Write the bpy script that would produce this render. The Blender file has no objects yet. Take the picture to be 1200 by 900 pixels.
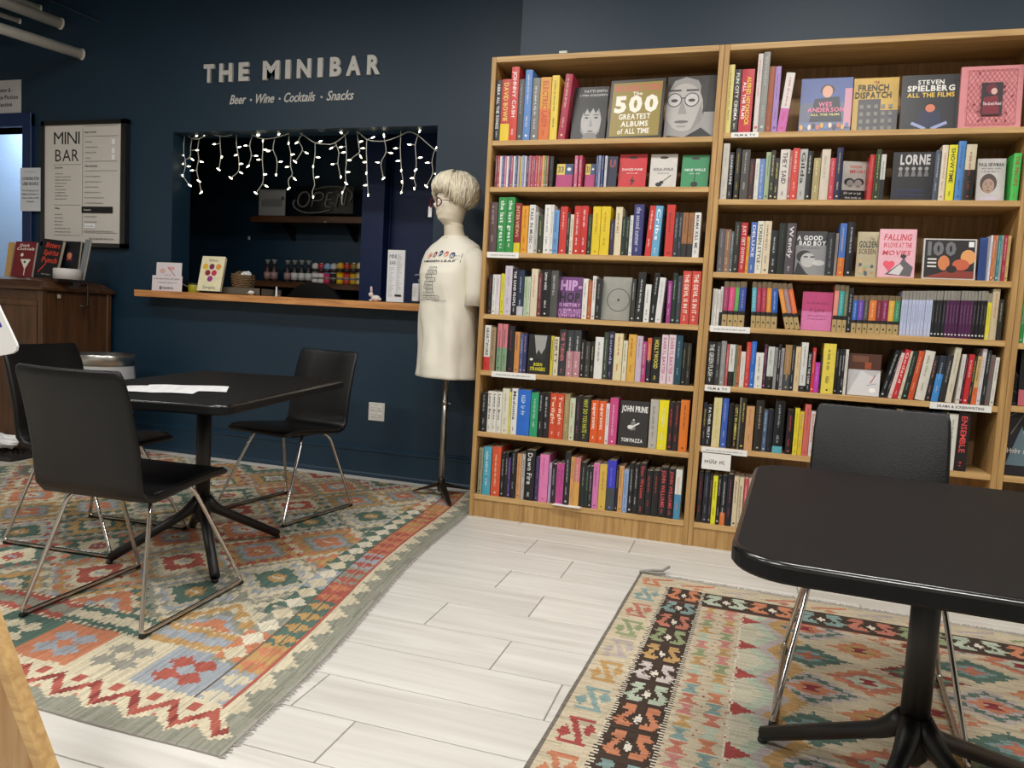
import bpy, math, random
from mathutils import Vector, Matrix, noise
from mathutils.bvhtree import BVHTree
random.seed(7)
SC = bpy.context.scene
COL = SC.collection

# ------------------------------------------------------------------ camera
CAM = Vector((1.377, -3.783, 1.069))
YAW, PITCH, ROLL, FPX = -0.29975, -0.08274, 0.05559, 873.85
def _basis():
    cy, sy = math.cos(YAW), math.sin(YAW)
    f = Vector((sy, cy, 0)); r = Vector((cy, -sy, 0))
    f2 = f * math.cos(PITCH) + Vector((0, 0, 1)) * math.sin(PITCH); u = r.cross(f2)
    return r * math.cos(ROLL) + u * math.sin(ROLL), u * math.cos(ROLL) - r * math.sin(ROLL), f2
CR, CU, CF = _basis()
cd = bpy.data.cameras.new('camera'); cam = bpy.data.objects.new('camera', cd); COL.objects.link(cam)
cd.sensor_width = 36; cd.lens = FPX / 1200 * 36; cd.clip_start = 0.05
cam.matrix_world = Matrix(((CR.x, CU.x, -CF.x, CAM.x), (CR.y, CU.y, -CF.y, CAM.y), (CR.z, CU.z, -CF.z, CAM.z), (0, 0, 0, 1)))
SC.camera = cam
def ray(x, y): return CF + CR * ((x - 600) / FPX) - CU * ((y - 450) / FPX)
def atY(x, y, Y):
    d = ray(x, y); return CAM + d * ((Y - CAM.y) / d.y)
def atZ(x, y, z=0.0):
    d = ray(x, y); return CAM + d * ((z - CAM.z) / d.z)
def atX(x, y, X):
    d = ray(x, y); return CAM + d * ((X - CAM.x) / d.x)

# ------------------------------------------------------------------ world, lights, exposure
SC.view_settings.view_transform = 'Standard'; SC.view_settings.look = 'None'
SC.view_settings.gamma = 1; SC.view_settings.exposure = 0.13
W = bpy.data.worlds.new('world'); SC.world = W; W.use_nodes = True
W.node_tree.nodes['Background'].inputs[0].default_value = (0.9, 0.93, 1, 1)
W.node_tree.nodes['Background'].inputs[1].default_value = 0.2
def area(name, loc, sx, sy, power, col, rot=(0, 0, 0)):
    l = bpy.data.lights.new(name, 'AREA'); l.shape = 'RECTANGLE'; l.size = sx; l.size_y = sy; l.energy = power; l.color = col
    o = bpy.data.objects.new(name, l); o.location = loc; o.rotation_euler = rot; COL.objects.link(o); return o
WARM = (1.0, 0.975, 0.93)
LIGHTS = [(-2.4, -1.7, 20), (-0.3, -1.6, 38), (1.7, -1.6, 40), (3.7, -1.6, 34), (-0.4, -4.4, 66), (2.0, -4.4, 62), (-2.8, -4.2, 50)]
for lx, ly, pw in LIGHTS:
    area('ceiling_lamp_light', (lx, ly, 3.28), 1.1, 0.3, pw, WARM)
area('hallway_light', (-4.9, 1.3, 2.9), 0.9, 0.5, 30, (0.72, 0.85, 1.0))

# ------------------------------------------------------------------ helpers
def lin(c):
    if isinstance(c, str):
        c = tuple(int(c[i:i + 2], 16) for i in (0, 2, 4))
    o = []
    for v in c[:3]:
        v = v / 255.0
        o.append(v / 12.92 if v <= 0.04045 else ((v + 0.055) / 1.055) ** 2.4)
    return (o[0], o[1], o[2], 1.0)
def mat(name, color=(128, 128, 128), rough=0.5, metal=0.0, attr=False, emit=0, trans=0, spec=0.5, bump=0, bscale=50, noisec=0, nscale=(8, 8, 8), col2=None, coat=0, rnd=0):
    m = bpy.data.materials.new(name); m.use_nodes = True; nt = m.node_tree; b = nt.nodes['Principled BSDF']
    b.inputs['Roughness'].default_value = rough; b.inputs['Metallic'].default_value = metal
    b.inputs['Specular IOR Level'].default_value = spec
    if coat: b.inputs['Coat Weight'].default_value = coat
    c = lin(color); b.inputs['Base Color'].default_value = c
    src = None
    if attr:
        a = nt.nodes.new('ShaderNodeAttribute'); a.attribute_name = 'Col'; src = a.outputs['Color']
    tc = nt.nodes.new('ShaderNodeTexCoord')
    if noisec:
        mp = nt.nodes.new('ShaderNodeMapping'); mp.inputs['Scale'].default_value = nscale
        nt.links.new(tc.outputs['Object'], mp.inputs['Vector'])
        if rnd:
            oi = nt.nodes.new('ShaderNodeObjectInfo'); cb = nt.nodes.new('ShaderNodeCombineXYZ')
            mu = nt.nodes.new('ShaderNodeMath'); mu.operation = 'MULTIPLY'; mu.inputs[1].default_value = 37
            nt.links.new(oi.outputs['Random'], mu.inputs[0])
            for k in range(3): nt.links.new(mu.outputs[0], cb.inputs[k])
            nt.links.new(cb.outputs[0], mp.inputs['Location'])
        no = nt.nodes.new('ShaderNodeTexNoise'); no.inputs['Scale'].default_value = 1; no.inputs['Detail'].default_value = 6
        no.inputs['Distortion'].default_value = 0.6
        nt.links.new(mp.outputs[0], no.inputs['Vector'])
        rp = nt.nodes.new('ShaderNodeMapRange'); rp.inputs[1].default_value = 0.3; rp.inputs[2].default_value = 0.7
        nt.links.new(no.outputs[0], rp.inputs[0])
        mx = nt.nodes.new('ShaderNodeMix'); mx.data_type = 'RGBA'
        nt.links.new(rp.outputs[0], mx.inputs[0])
        if src is not None:
            mx.blend_type = 'MULTIPLY'; nt.links.new(src, mx.inputs[6]); mx.inputs[7].default_value = (1 - noisec,) * 3 + (1,)
        else:
            mx.inputs[6].default_value = c
            c2 = lin(col2) if col2 else tuple(v * (1 - noisec) for v in c[:3]) + (1,)
            mx.inputs[7].default_value = c2
        src = mx.outputs[2]
        if rnd:
            hs = nt.nodes.new('ShaderNodeHueSaturation'); mr = nt.nodes.new('ShaderNodeMapRange')
            mr.inputs[3].default_value = 1 - rnd; mr.inputs[4].default_value = 1 + rnd
            nt.links.new(oi.outputs['Random'], mr.inputs[0]); nt.links.new(mr.outputs[0], hs.inputs['Value']); nt.links.new(src, hs.inputs['Color'])
            src = hs.outputs[0]
    if src is not None: nt.links.new(src, b.inputs['Base Color'])
    if bump:
        n2 = nt.nodes.new('ShaderNodeTexNoise'); n2.inputs['Scale'].default_value = bscale; n2.inputs['Detail'].default_value = 4
        nt.links.new(tc.outputs['Object'], n2.inputs['Vector'])
        bp = nt.nodes.new('ShaderNodeBump'); bp.inputs['Strength'].default_value = bump; bp.inputs['Distance'].default_value = 0.004
        nt.links.new(n2.outputs[0], bp.inputs['Height']); nt.links.new(bp.outputs[0], b.inputs['Normal'])
    if emit:
        b.inputs['Emission Color'].default_value = c; b.inputs['Emission Strength'].default_value = emit
    if trans:
        b.inputs['Transmission Weight'].default_value = trans
    return m

class MB:
    """collects coloured geometry and links it as ONE mesh object"""
    def __init__(s): s.v = []; s.f = []; s.c = []; s.sm = []
    def add(s, vs, fs, c=(200, 200, 200), smooth=False):
        n = len(s.v); s.v += [tuple(p) for p in vs]; cl = lin(c)
        for f in fs: s.f.append([i + n for i in f]); s.c.append(cl); s.sm.append(smooth)
        return s
    def box(s, x0, x1, y0, y1, z0, z1, c=(200, 200, 200)):
        vs = [(x, y, z) for x in (x0, x1) for y in (y0, y1) for z in (z0, z1)]
        return s.add(vs, [(0, 1, 3, 2), (4, 6, 7, 5), (0, 4, 5, 1), (2, 3, 7, 6), (0, 2, 6, 4), (1, 5, 7, 3)], c)
    def bbox(s, x0, x1, y0, y1, z0, z1, b=0.003, c=(200, 200, 200)):
        """box with chamfered edges"""
        vs = []; X = (x0, x1); Y = (y0, y1); Z = (z0, z1); idx = {}
        for i in (0, 1):
            for j in (0, 1):
                for k in (0, 1):
                    si, sj, sk = (b if i == 0 else -b), (b if j == 0 else -b), (b if k == 0 else -b)
                    for a, p in enumerate(((X[i], Y[j] + sj, Z[k] + sk), (X[i] + si, Y[j], Z[k] + sk), (X[i] + si, Y[j] + sj, Z[k]))):
                        idx[(i, j, k, a)] = len(vs); vs.append(p)
        fs = []
        for a in range(3):
            for side in (0, 1):
                def key(u, v):
                    t = [0, 0, 0]; t[a] = side; t[(a + 1) % 3] = u; t[(a + 2) % 3] = v; return tuple(t) + (a,)
                q = [idx[key(0, 0)], idx[key(1, 0)], idx[key(1, 1)], idx[key(0, 1)]]
                fs.append(q if side else q[::-1])
        for a in range(3):
            b1, b2 = (a + 1) % 3, (a + 2) % 3
            for u in (0, 1):
                for v in (0, 1):
                    t0 = [0, 0, 0]; t0[b1] = u; t0[b2] = v; t1 = list(t0); t1[a] = 1
                    q = [idx[tuple(t0) + (b1,)], idx[tuple(t1) + (b1,)], idx[tuple(t1) + (b2,)], idx[tuple(t0) + (b2,)]]
                    fs.append(q if (u ^ v) else q[::-1])
        for i in (0, 1):
            for j in (0, 1):
                for k in (0, 1):
                    q = [idx[(i, j, k, a)] for a in range(3)]; fs.append(q if (i + j + k) % 2 else q[::-1])
        return s.add(vs, fs, c)
    def tube(s, pts, r, n=8, c=(200, 200, 200), cap=True, rs=None):
        pts = [Vector(p) for p in pts]; m = len(pts); vs = []; up = None
        for i, p in enumerate(pts):
            t = (pts[min(i + 1, m - 1)] - pts[max(i - 1, 0)]).normalized()
            if up is None:
                a = Vector((0, 0, 1)) if abs(t.z) < 0.9 else Vector((1, 0, 0))
                up = t.cross(a).normalized()
            up = (up - t * up.dot(t)).normalized(); w = t.cross(up)
            rr = rs[i] if rs else r
            for k in range(n):
                an = 2 * math.pi * k / n; vs.append(p + (up * math.cos(an) + w * math.sin(an)) * rr)
        fs = [(i * n + k, i * n + (k + 1) % n, (i + 1) * n + (k + 1) % n, (i + 1) * n + k) for i in range(m - 1) for k in range(n)]
        if cap: fs += [tuple(range(n))[::-1], tuple((m - 1) * n + k for k in range(n))]
        return s.add(vs, fs, c, True)
    def lathe(s, prof, cx=0, cy=0, n=24, c=(200, 200, 200), smooth=True):
        vs = [(cx + r * math.cos(2 * math.pi * k / n), cy + r * math.sin(2 * math.pi * k / n), z) for r, z in prof for k in range(n)]
        fs = [(i * n + k, i * n + (k + 1) % n, (i + 1) * n + (k + 1) % n, (i + 1) * n + k) for i in range(len(prof) - 1) for k in range(n)]
        fs += [tuple(range(n))[::-1], tuple((len(prof) - 1) * n + k for k in range(n))]
        return s.add(vs, fs, c, smooth)
    def prism(s, poly, a0, a1, axis='y', c=(200, 200, 200)):
        """poly of 2D points (other two axes in order), extruded along axis"""
        def mk(p, a):
            return {'y': (p[0], a, p[1]), 'x': (a, p[0], p[1]), 'z': (p[0], p[1], a)}[axis]
        n = len(poly); vs = [mk(p, a0) for p in poly] + [mk(p, a1) for p in poly]
        fs = [tuple(range(n)), tuple(range(n, 2 * n))[::-1]] + [(i, i + n, (i + 1) % n + n, (i + 1) % n) for i in range(n)]
        return s.add(vs, fs, c)
    def xf(s, M):
        s.v = [tuple(M @ Vector(p)) for p in s.v]; return s
    def build(s, name, m, parent=None, recalc=True):
        me = bpy.data.meshes.new(name); me.from_pydata(s.v, [], s.f)
        a = me.attributes.new('Col', 'FLOAT_COLOR', 'FACE')
        a.data.foreach_set('color', [x for c in s.c for x in c])
        me.polygons.foreach_set('use_smooth', s.sm)
        me.materials.append(m)
        if recalc and len(s.f) < 30000:
            import bmesh
            bm = bmesh.new(); bm.from_mesh(me); bmesh.ops.recalc_face_normals(bm, faces=bm.faces); bm.to_mesh(me); bm.free()
        o = bpy.data.objects.new(name, me); COL.objects.link(o)
        if parent is not None: o.parent = parent
        return o
def tag(o, label=None, cat=None, group=None, kind=None):
    if label: o['label'] = label
    if cat: o['category'] = cat
    if group: o['group'] = group
    if kind: o['kind'] = kind
    return o
def empty(name, loc=(0, 0, 0), rz=0, label=None, cat=None, group=None):
    o = bpy.data.objects.new(name, None); COL.objects.link(o); o.location = loc; o.rotation_euler = (0, 0, rz)
    return tag(o, label, cat, group)
def kids(o): return [c for c in bpy.data.objects if c.parent == o]
def copy_tree(o, parent=None):
    c = o.copy(); COL.objects.link(c); c.parent = parent
    for ch in kids(o): copy_tree(ch, c)
    return c
def struct(o): o['kind'] = 'structure'; return o
def arc(pts, r=0.02, seg=5):
    """round the corners of a polyline"""
    pts = [Vector(p) for p in pts]; out = [pts[0]]
    for a, b, c in zip(pts, pts[1:], pts[2:]):
        d1 = (a - b); d2 = (c - b); l = min(r, d1.length * .45, d2.length * .45)
        p1 = b + d1.normalized() * l; p2 = b + d2.normalized() * l
        for k in range(seg + 1):
            t = k / seg; out.append(p1 * (1 - t) ** 2 + b * 2 * t * (1 - t) + p2 * t * t)
    out.append(pts[-1]); return out

# ------------------------------------------------------------------ flat lettering
_G = {}
def glyph(ch, bold=0.0):
    k = (ch, bold)
    if k not in _G:
        cu = bpy.data.curves.new('g', 'FONT'); cu.body = ch; cu.offset = bold; cu.resolution_u = 2; cu.fill_mode = 'FRONT'
        o = bpy.data.objects.new('g', cu); COL.objects.link(o)
        me = bpy.data.meshes.new_from_object(o.evaluated_get(bpy.context.evaluated_depsgraph_get()))
        vs = [(v.co.x, v.co.y) for v in me.vertices]; fs = [tuple(p.vertices) for p in me.polygons]
        bpy.data.objects.remove(o); bpy.data.curves.remove(cu); bpy.data.meshes.remove(me)
        x0 = min([v[0] for v in vs] or [0]); x1 = max([v[0] for v in vs] or [0.25])
        _G[k] = ([(x - x0, y) for x, y in vs], fs, x1 - x0)
    return _G[k]
for _c in 'ABCDEFGHIJKLMNOPQRSTUVWXYZabcdefghijklmnopqrstuvwxyz0123456789&':
    pass
class Art(MB):
    """flat print in a local plane: x right, z up, facing -Y, each layer a hair further out"""
    def __init__(s, w, h): super().__init__(); s.w = w; s.h = h; s.k = 0
    def _y(s): s.k += 1; return -0.00012 * s.k
    def rect(s, x0, x1, z0, z1, c): return s.poly([(x0, z0), (x1, z0), (x1, z1), (x0, z1)], c)
    def poly(s, pts, c):
        y = s._y(); return s.add([(x * s.w, y, z * s.h) for x, z in pts], [tuple(range(len(pts)))], c)
    def disc(s, cx, cz, rx, rz, c, n=20, ang=0):
        y = s._y(); pts = []
        for k in range(n):
            a = 2 * math.pi * k / n; px, pz = rx * math.cos(a), rz * math.sin(a)
            pts.append(((cx * s.w + (px * math.cos(ang) - pz * math.sin(ang)) * s.w), y, cz * s.h + (px * math.sin(ang) + pz * math.cos(ang)) * s.w))
        return s.add(pts, [tuple(range(n))], c)
    def ring(s, cx, cz, r, t, c, n=32):
        y = s._y(); vs = []
        for k in range(n):
            a = 2 * math.pi * k / n
            vs += [(cx * s.w + r * s.w * math.cos(a), y, cz * s.h + r * s.w * math.sin(a)), (cx * s.w + (r - t) * s.w * math.cos(a), y, cz * s.h + (r - t) * s.w * math.sin(a))]
        return s.add(vs, [(2 * k, 2 * k + 1, (2 * k + 3) % (2 * n), (2 * k + 2) % (2 * n)) for k in range(n)], c)
    def line(s, p, q, t, c):
        a = Vector((p[0] * s.w, p[1] * s.h)); b = Vector((q[0] * s.w, q[1] * s.h)); d = (b - a).normalized(); n = Vector((-d.y, d.x)) * t * s.w / 2
        y = s._y(); return s.add([(v.x, y, v.y) for v in (a + n, b + n, b - n, a - n)], [(0, 1, 2, 3)], c)
    def text(s, t, x0, x1, z0, z1, c, bold=0.02, shear=0, gap=0.09, keep=False):
        """text fitted in the box (fractions of w,h)"""
        y = s._y(); pen = 0; items = []
        for ch in t:
            if ch == ' ': pen += 0.32; continue
            v, f, wd = glyph(ch, bold); items.append((pen, v, f)); pen += wd + gap
        tot = max(pen - gap, 0.01); sx = (x1 - x0) * s.w / tot; sz = (z1 - z0) * s.h / 0.72; ox = x0 * s.w
        if keep:
            k = min(sx, sz); ox += ((x1 - x0) * s.w - tot * k) / 2; sx = k; sz = k
        for p, v, f in items:
            s.add([(ox + (p + a + shear * b) * sx, y, z0 * s.h + b * sz) for a, b in v], f, c)
        return s
    def scrawl(s, x0, x1, z0, z1, c, rng, n=None):
        """unreadable lettering: short upright strokes in word groups"""
        x = x0; y = s._y(); H = z1 - z0
        asp = H * s.h / s.w
        while x < x1 - asp * .3:
            wl = rng.randint(2, 7)
            for k in range(wl):
                wd = asp * rng.uniform(.35, .6)
                if x + wd > x1: break
                t = rng.random()
                zt = z0 + H * (1 if t < .5 else .75)
                for q in ((x, x + wd * .3, z0, zt), (x, x + wd * .8, z0 + H * .4 * (t > .3), z0 + H * .4 * (t > .3) + H * .2)):
                    s.add([(q[0] * s.w, y, q[2] * s.h), (q[1] * s.w, y, q[2] * s.h), (q[1] * s.w, y, q[3] * s.h), (q[0] * s.w, y, q[3] * s.h)], [(0, 1, 2, 3)], c)
                x += wd
            x += asp * .45
        return s

# ------------------------------------------------------------------ materials
M = {}
M['wall'] = mat('wall_paint_teal', (9, 44, 64), 0.5, spec=.6, bump=0.12, bscale=90, noisec=.12, nscale=(2, 2, 2))
M['wallnavy'] = mat('wall_paint_navy', (6, 34, 82), 0.5, bump=.05)
M['frameblue'] = mat('door_frame_blue', (14, 40, 84), 0.4)
M['ceil'] = mat('ceiling_dark', (40, 52, 62), 0.8)
M['white_wall'] = mat('pale_wall', (205, 200, 190), 0.7)
M['hall'] = mat('hall_wall_pale_blue', (178, 200, 226), 0.7, bump=.3, bscale=25)
M['plank'] = mat('plank_tile', (216, 213, 207), 0.36, noisec=.12, nscale=(1.4, 22, 4), col2=(194, 190, 182), rnd=.045, bump=.05, bscale=40)
M['grout'] = mat('grout', (150, 145, 136), 0.9)
M['oak'] = mat('oak_veneer', (190, 152, 96), 0.5, noisec=.3, nscale=(60, 60, 3), col2=(150, 112, 64))
M['oakh'] = mat('oak_veneer_horizontal', (202, 166, 110), 0.5, noisec=.3, nscale=(3, 50, 60), col2=(170, 132, 82))
M['oakdk'] = mat('oak_back', (172, 136, 90), 0.6, noisec=.35, nscale=(50, 50, 2.5), col2=(130, 98, 60))
M['paint'] = mat('printed_colour', attr=True, rough=0.45)
M['book'] = mat('book_cover', attr=True, rough=0.38, noisec=.12, nscale=(30, 30, 30))
M['pages'] = mat('book_pages', (214, 203, 178), 0.9, noisec=.25, nscale=(400, 3, 3))
M['print'] = mat('print_ink', attr=True, rough=0.4)
M['black'] = mat('black_laminate', (17, 18, 20), 0.5, spec=.2, noisec=.2, nscale=(30, 3, 3), bump=.03, bscale=200)
M['blackedge'] = mat('black_edge', (14, 14, 15), 0.22, spec=.8)
M['blackmetal'] = mat('black_powder_coat', (17, 17, 18), 0.42, bump=.05, bscale=300)
M['leather'] = mat('black_leather', (5, 5, 6), 0.38, spec=.38, bump=.25, bscale=260)
M['chrome'] = mat('chrome', (205, 200, 195), 0.12, metal=1)
M['steel'] = mat('brushed_steel', (190, 188, 184), 0.28, metal=1)
M['rubber'] = mat('black_rubber', (12, 12, 12), 0.6)
M['rug'] = mat('kilim_wool', attr=True, rough=0.95, spec=.1, bump=.6, bscale=260)
M['live'] = mat('live_edge_wood', (218, 158, 100), 0.4, noisec=.4, nscale=(3, 30, 40), col2=(172, 112, 62))
M['darkwood'] = mat('dark_walnut', (92, 58, 30), 0.4, noisec=.45, nscale=(25, 25, 2.5), col2=(58, 36, 18), coat=.2)
M['darkwoodh'] = mat('dark_walnut_h', (88, 56, 32), 0.35, noisec=.4, nscale=(3, 25, 25), col2=(56, 35, 20), coat=.3)
M['paper'] = mat('paper', (228, 228, 226), 0.8)
M['wirew'] = mat('white_wire', (190, 190, 180), 0.5)
M['bulb'] = mat('lit_bulb', (255, 246, 214), 0.4, emit=8)
M['neon'] = mat('unlit_neon_tube', (120, 122, 122), 0.3)
M['skin'] = mat('mannequin_skin', (226, 216, 194), 0.5)
M['shirt'] = mat('cream_cotton', (234, 229, 214), 0.9, spec=.2, bump=.2, bscale=120)
M['hair'] = mat('blond_wig', (240, 230, 206), 0.38, noisec=.22, nscale=(60, 60, 6))
M['glass'] = mat('clear_glass', (240, 240, 240), 0.05, trans=.95)
M['pipe'] = mat('white_pipe', (232, 228, 218), 0.4)
M['plastic'] = mat('white_plastic', (232, 232, 230), 0.35)
M['bag'] = mat('clear_bag', (235, 235, 235), 0.25, trans=.5)
M['basket'] = mat('wicker', (120, 92, 58), 0.7, noisec=.4, nscale=(40, 40, 40))
M['ply'] = mat('pine_panel', (176, 142, 98), 0.55, noisec=.45, nscale=(60, 60, 3), col2=(150, 108, 60))
M['fringe'] = mat('rug_fringe', (150, 146, 140), 0.95)
M['brass'] = mat('dull_iron', (70, 60, 48), 0.35, metal=.8)

# ------------------------------------------------------------------ structure
YW, YR = 0.60, 0.32           # bar wall face, wall face behind the bookcases
XJ = 0.05                     # corner where the wall steps forward
ZC = 3.42
def sbox(name, m, *a):
    return struct(MB().box(*a).build(name, m))
floor = struct(MB().box(-6, 6, -7, 3, -0.05, -0.004).build('floor', M['grout']))
rows = [-3.37, -3.14, -2.92, -2.7, -2.49, -2.29, -2.09, -1.89, -1.67, -1.445, -1.22, -.99, -.76, -.51, -.26, -.03, .2, .43, .66]
joint = {-2.29: .475, -2.09: .277, -1.89: .935, -1.67: .703, -1.445: .381, -1.22: .697, -.99: .489, -.76: .705, -.51: .47, -.26: .92, -.03: .3}
_pl = {}
G = 0.0022
for a, b in zip(rows, rows[1:]):
    j = joint.get(a, random.uniform(0, 1.2)); x = j - 1.2 * 4
    while x < 3.4:
        x0, x1 = max(x, -4.2), min(x + 1.2, 3.6)
        if x1 - x0 > .05:
            k = (round(x1 - x0, 3), round(b - a, 3))
            if k not in _pl:
                _pl[k] = MB().bbox(G, k[0] - G, G, k[1] - G, -0.006, 0, 0.0012).build('plank_tile', M['plank'], floor); o = _pl[k]
            else:
                o = _pl[k].copy(); COL.objects.link(o)
            o.location = (x0, a, 0)
        x += 1.2
sbox('ceiling', M['ceil'], -6, 6, -7, 3, ZC, ZC + .1)
# bar wall with the service opening and the doorway
OX0, OX1, OZ0, OZ1 = -2.565, -0.554, 1.1035, 2.262
DX1 = -3.93
w = MB()
w.box(DX1, OX0, YW, YW + .18, 0, ZC).box(OX1, XJ, YW, YW + .18, 0, ZC).box(OX0, OX1, YW, YW + .18, 0, OZ0).box(OX0, OX1, YW, YW + .18, OZ1, ZC)
w.box(-6, DX1, YW, YW + .18, 2.33, ZC).box(-6, -5.2, YW, YW + .18, 0, 2.33)
struct(w.build('wall_back', M['wall']))
struct(MB().box(XJ, 6, YR, YW + .18, 0, ZC).build('wall_back_right', M['wall']))
sbox('wall_left', M['white_wall'], -6.1, -6, -7, 3, 0, ZC); sbox('wall_right', M['white_wall'], 5.2, 5.3, -7, 3, 0, ZC)
sbox('wall_front', M['white_wall'], -6, 6, -7.1, -7, 0, ZC)
# bar room behind
sbox('wall_bar_back', M['wall'], -3.5, -1.56, 1.86, 1.95, 0, ZC)
sbox('wall_bar_side', M['wall'], -3.6, -3.5, YW + .18, 1.95, 0, ZC)
sbox('wall_bar_column', M['wallnavy'], -1.56, -1.37, 1.5, 1.95, 0, ZC)
sbox('wall_bar_right', M['wallnavy'], -1.37, .5, 1.62, 1.72, 0, ZC)
sbox('wall_bar_end', M['wallnavy'], .5, .6, YW + .18, 1.72, 0, ZC)
sbox('wall_hall', M['hall'], -6, -3.6, 1.7, 1.8, 0, ZC)
# door frame
d = MB()
d.bbox(DX1, DX1 + .09, YW - .03, YW + .19, 0, 2.42, .004); d.bbox(-5.2, DX1 + .09, YW - .032, YW + .19, 2.33, 2.43, .004)
struct(d.build('door_1', M['frameblue']))
# baseboard: tall board, rounded cap and shoe
prof = [(YW, 0), (YW - .028, 0), (YW - .028, .02), (YW - .02, .03), (YW - .02, .165), (YW - .026, .172), (YW - .026, .185), (YW - .012, .192), (YW - .012, .2), (YW, .205)]
struct(MB().prism(prof, DX1 + .09, XJ, 'x').build('baseboard_back', M['wall']))
# jamb strip by the column behind bar
sbox('trim_1', M['frameblue'], -1.375, -1.36, 1.6, 1.64, 0, ZC)

# ------------------------------------------------------------------ pipes at the ceiling
def pipe(pts, r, label, group=None, cap=True):
    t = empty('ceiling_pipe', pts[-1], 0, label, 'pipe', group)
    o = Vector(pts[-1]); P_ = [Vector(p) - o for p in pts]
    MB().tube(P_, r, 20).build('pipe', M['pipe'], t)
    d = (P_[-1] - P_[0]).normalized()
    MB().tube([P_[-1] - d * .012, P_[-1]], r * 1.12, 20).build('end_collar', M['pipe'], t)
    return t
p1 = atY(97, 64, YW); p1b = atZ(0, 33, p1.z); dd = (p1b - p1).normalized()
pipe([p1 + dd * 2.4, p1], .036, 'lower thick white pipe running from upper left into the dark wall')
p2 = atY(72, 28, YW); p2b = atZ(0, 1, p2.z); dd = (p2b - p2).normalized()
pipe([p2 + dd * 2.4, p2], .038, 'upper thick white pipe with coupling above the other pipe')
p3 = atY(48, 10, YW); p3b = atZ(0, -7, p3.z); dd = (p3b - p3).normalized()
pipe([p3 + dd * 2.2, p3], .022, 'slim white pipe just above the coupled pipe at the ceiling')
p4 = atY(24, 25, YW); p4b = atZ(0, 17, p4.z); dd = (p4b - p4).normalized()
pipe([p4 + dd * 2.2, p4], .018, 'short slim white pipe between the two thick pipes')
c0 = atY(118, 26, YW - .01); c1 = atY(54, -2, YW - .01)
o = MB().tube([c0, c0 + (c1 - c0) * 2.2], .006, 8).build('cable', M['pipe']); o.data.materials[0] = M['ceil']
tag(o, 'thin dark cable running along the wall near the ceiling', 'cable')

# ------------------------------------------------------------------ wall lettering THE MINIBAR
sign = empty('wall_sign', (-1.64, YW, 2.6), 0, 'white raised capital letters THE MINIBAR above the bar opening', 'sign')
sign_s = empty('wall_lettering', (-1.62, YW, 2.45), 0, 'white script words Beer Wine Cocktails Snacks below the big letters', 'sign')
def solid_text(name, s, x, z, width, height, depth, m, parent, bold=0.03, shear=0):
    cu = bpy.data.curves.new(name, 'FONT'); cu.body = s; cu.extrude = .1; cu.offset = bold; cu.resolution_u = 3; cu.shear = shear
    ob = bpy.data.objects.new(name, cu); COL.objects.link(ob)
    me = bpy.data.meshes.new_from_object(ob.evaluated_get(bpy.context.evaluated_depsgraph_get())); bpy.data.objects.remove(ob)
    xs = [v.co.x for v in me.vertices]; ys = [v.co.y for v in me.vertices]
    sx = width / (max(xs) - min(xs)); sy = height / (max(ys) - min(ys)) if height else sx
    for v in me.vertices:
        v.co = Vector(((v.co.x - min(xs)) * sx, -(v.co.z + .1) / .2 * depth, (v.co.y - min(ys)) * sy))
    me.materials.clear(); me.materials.append(m)
    o = bpy.data.objects.new(name, me); COL.objects.link(o); o.parent = parent
    o.location = Vector((x, YW, z)) - Vector(parent.location); return o
M['sign'] = mat('sign_white', (205, 203, 198), 0.5)
L = [('T', 101, 160), ('H', 192, 268), ('E', 305, 364), ('M', 446, 543), ('I', 578, 607), ('N', 645, 727), ('I', 766, 795), ('B', 838, 903), ('A', 933, 1018), ('R', 1055, 1131)]
for ch, a, b in L:
    yb = 242 - (a - 101) * .0405 ; xa = 220 + a / 5; xb = 220 + b / 5; py = 50 + yb / 5
    A_, B_ = atY(xa, py, YW), atY(xb, py, YW)
    solid_text('letter', ch, A_.x, 2.585, B_.x - A_.x, .122, .016, M['sign'], sign, .045)
for wd, a, b, y0, y1 in (('Beer', 247, 345, 350, 305), ('Wine', 402, 508, 343, 298), ('Cocktails', 567, 748, 338, 288), ('Snacks', 815, 975, 334, 280)):
    A_, B_ = atY(220 + a / 5, 50 + y0 / 5, YW), atY(220 + b / 5, 50 + y0 / 5, YW)
    solid_text('word', wd, A_.x, 2.437, B_.x - A_.x, .062, .005, M['sign'], sign_s, .012, .35)
for a in (372, 540, 785):
    p = atY(220 + a / 5, 50 + 322 / 5, YW)
    o = MB().lathe([(0, 0), (.008, 0), (.008, .005), (0, .005)], n=10).xf(Matrix.Rotation(math.pi / 2, 4, 'X')).build('dot', M['sign'], sign_s)
    o.location = Vector((p.x, YW, 2.462)) - Vector(sign_s.location)

# ------------------------------------------------------------------ menu board, papers on the wall
def sheet(name, x0, x1, z0, z1, y, label, cat, bg=(214, 208, 200), th=.0015, parent=None, frame=None):
    """flat sheet hanging at plane y; returns root and Art for its print"""
    t = empty(name, (x0, y, z0), 0, label, cat)
    MB().box(0, x1 - x0, -th, 0, 0, z1 - z0, bg).build('sheet', M['paint'], t)
    A = Art(x1 - x0, z1 - z0); A.k = int(th / .00012) + 3
    return t, A
R_ = random.Random(3)
INK = (30, 30, 32)
mt, A = sheet('menu_board', -3.70, -2.985, 1.475, 2.325, YW - .03, 'framed cream menu poster headed MINI BAR on dark wall', 'menu')
fr = MB(); X1, Z1 = .715, .85
for q in ((-.03, 0, -.03, Z1 + .03), (X1, X1 + .045, -.03, Z1 + .03)): fr.box(q[0], q[1], -.012, .03, q[2], q[3], (14, 16, 20))
for q in ((-.03, 0), (Z1, Z1 + .03)): fr.box(-.03, X1 + .045, -.012, .03, q[0], q[1], (14, 16, 20))
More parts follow.
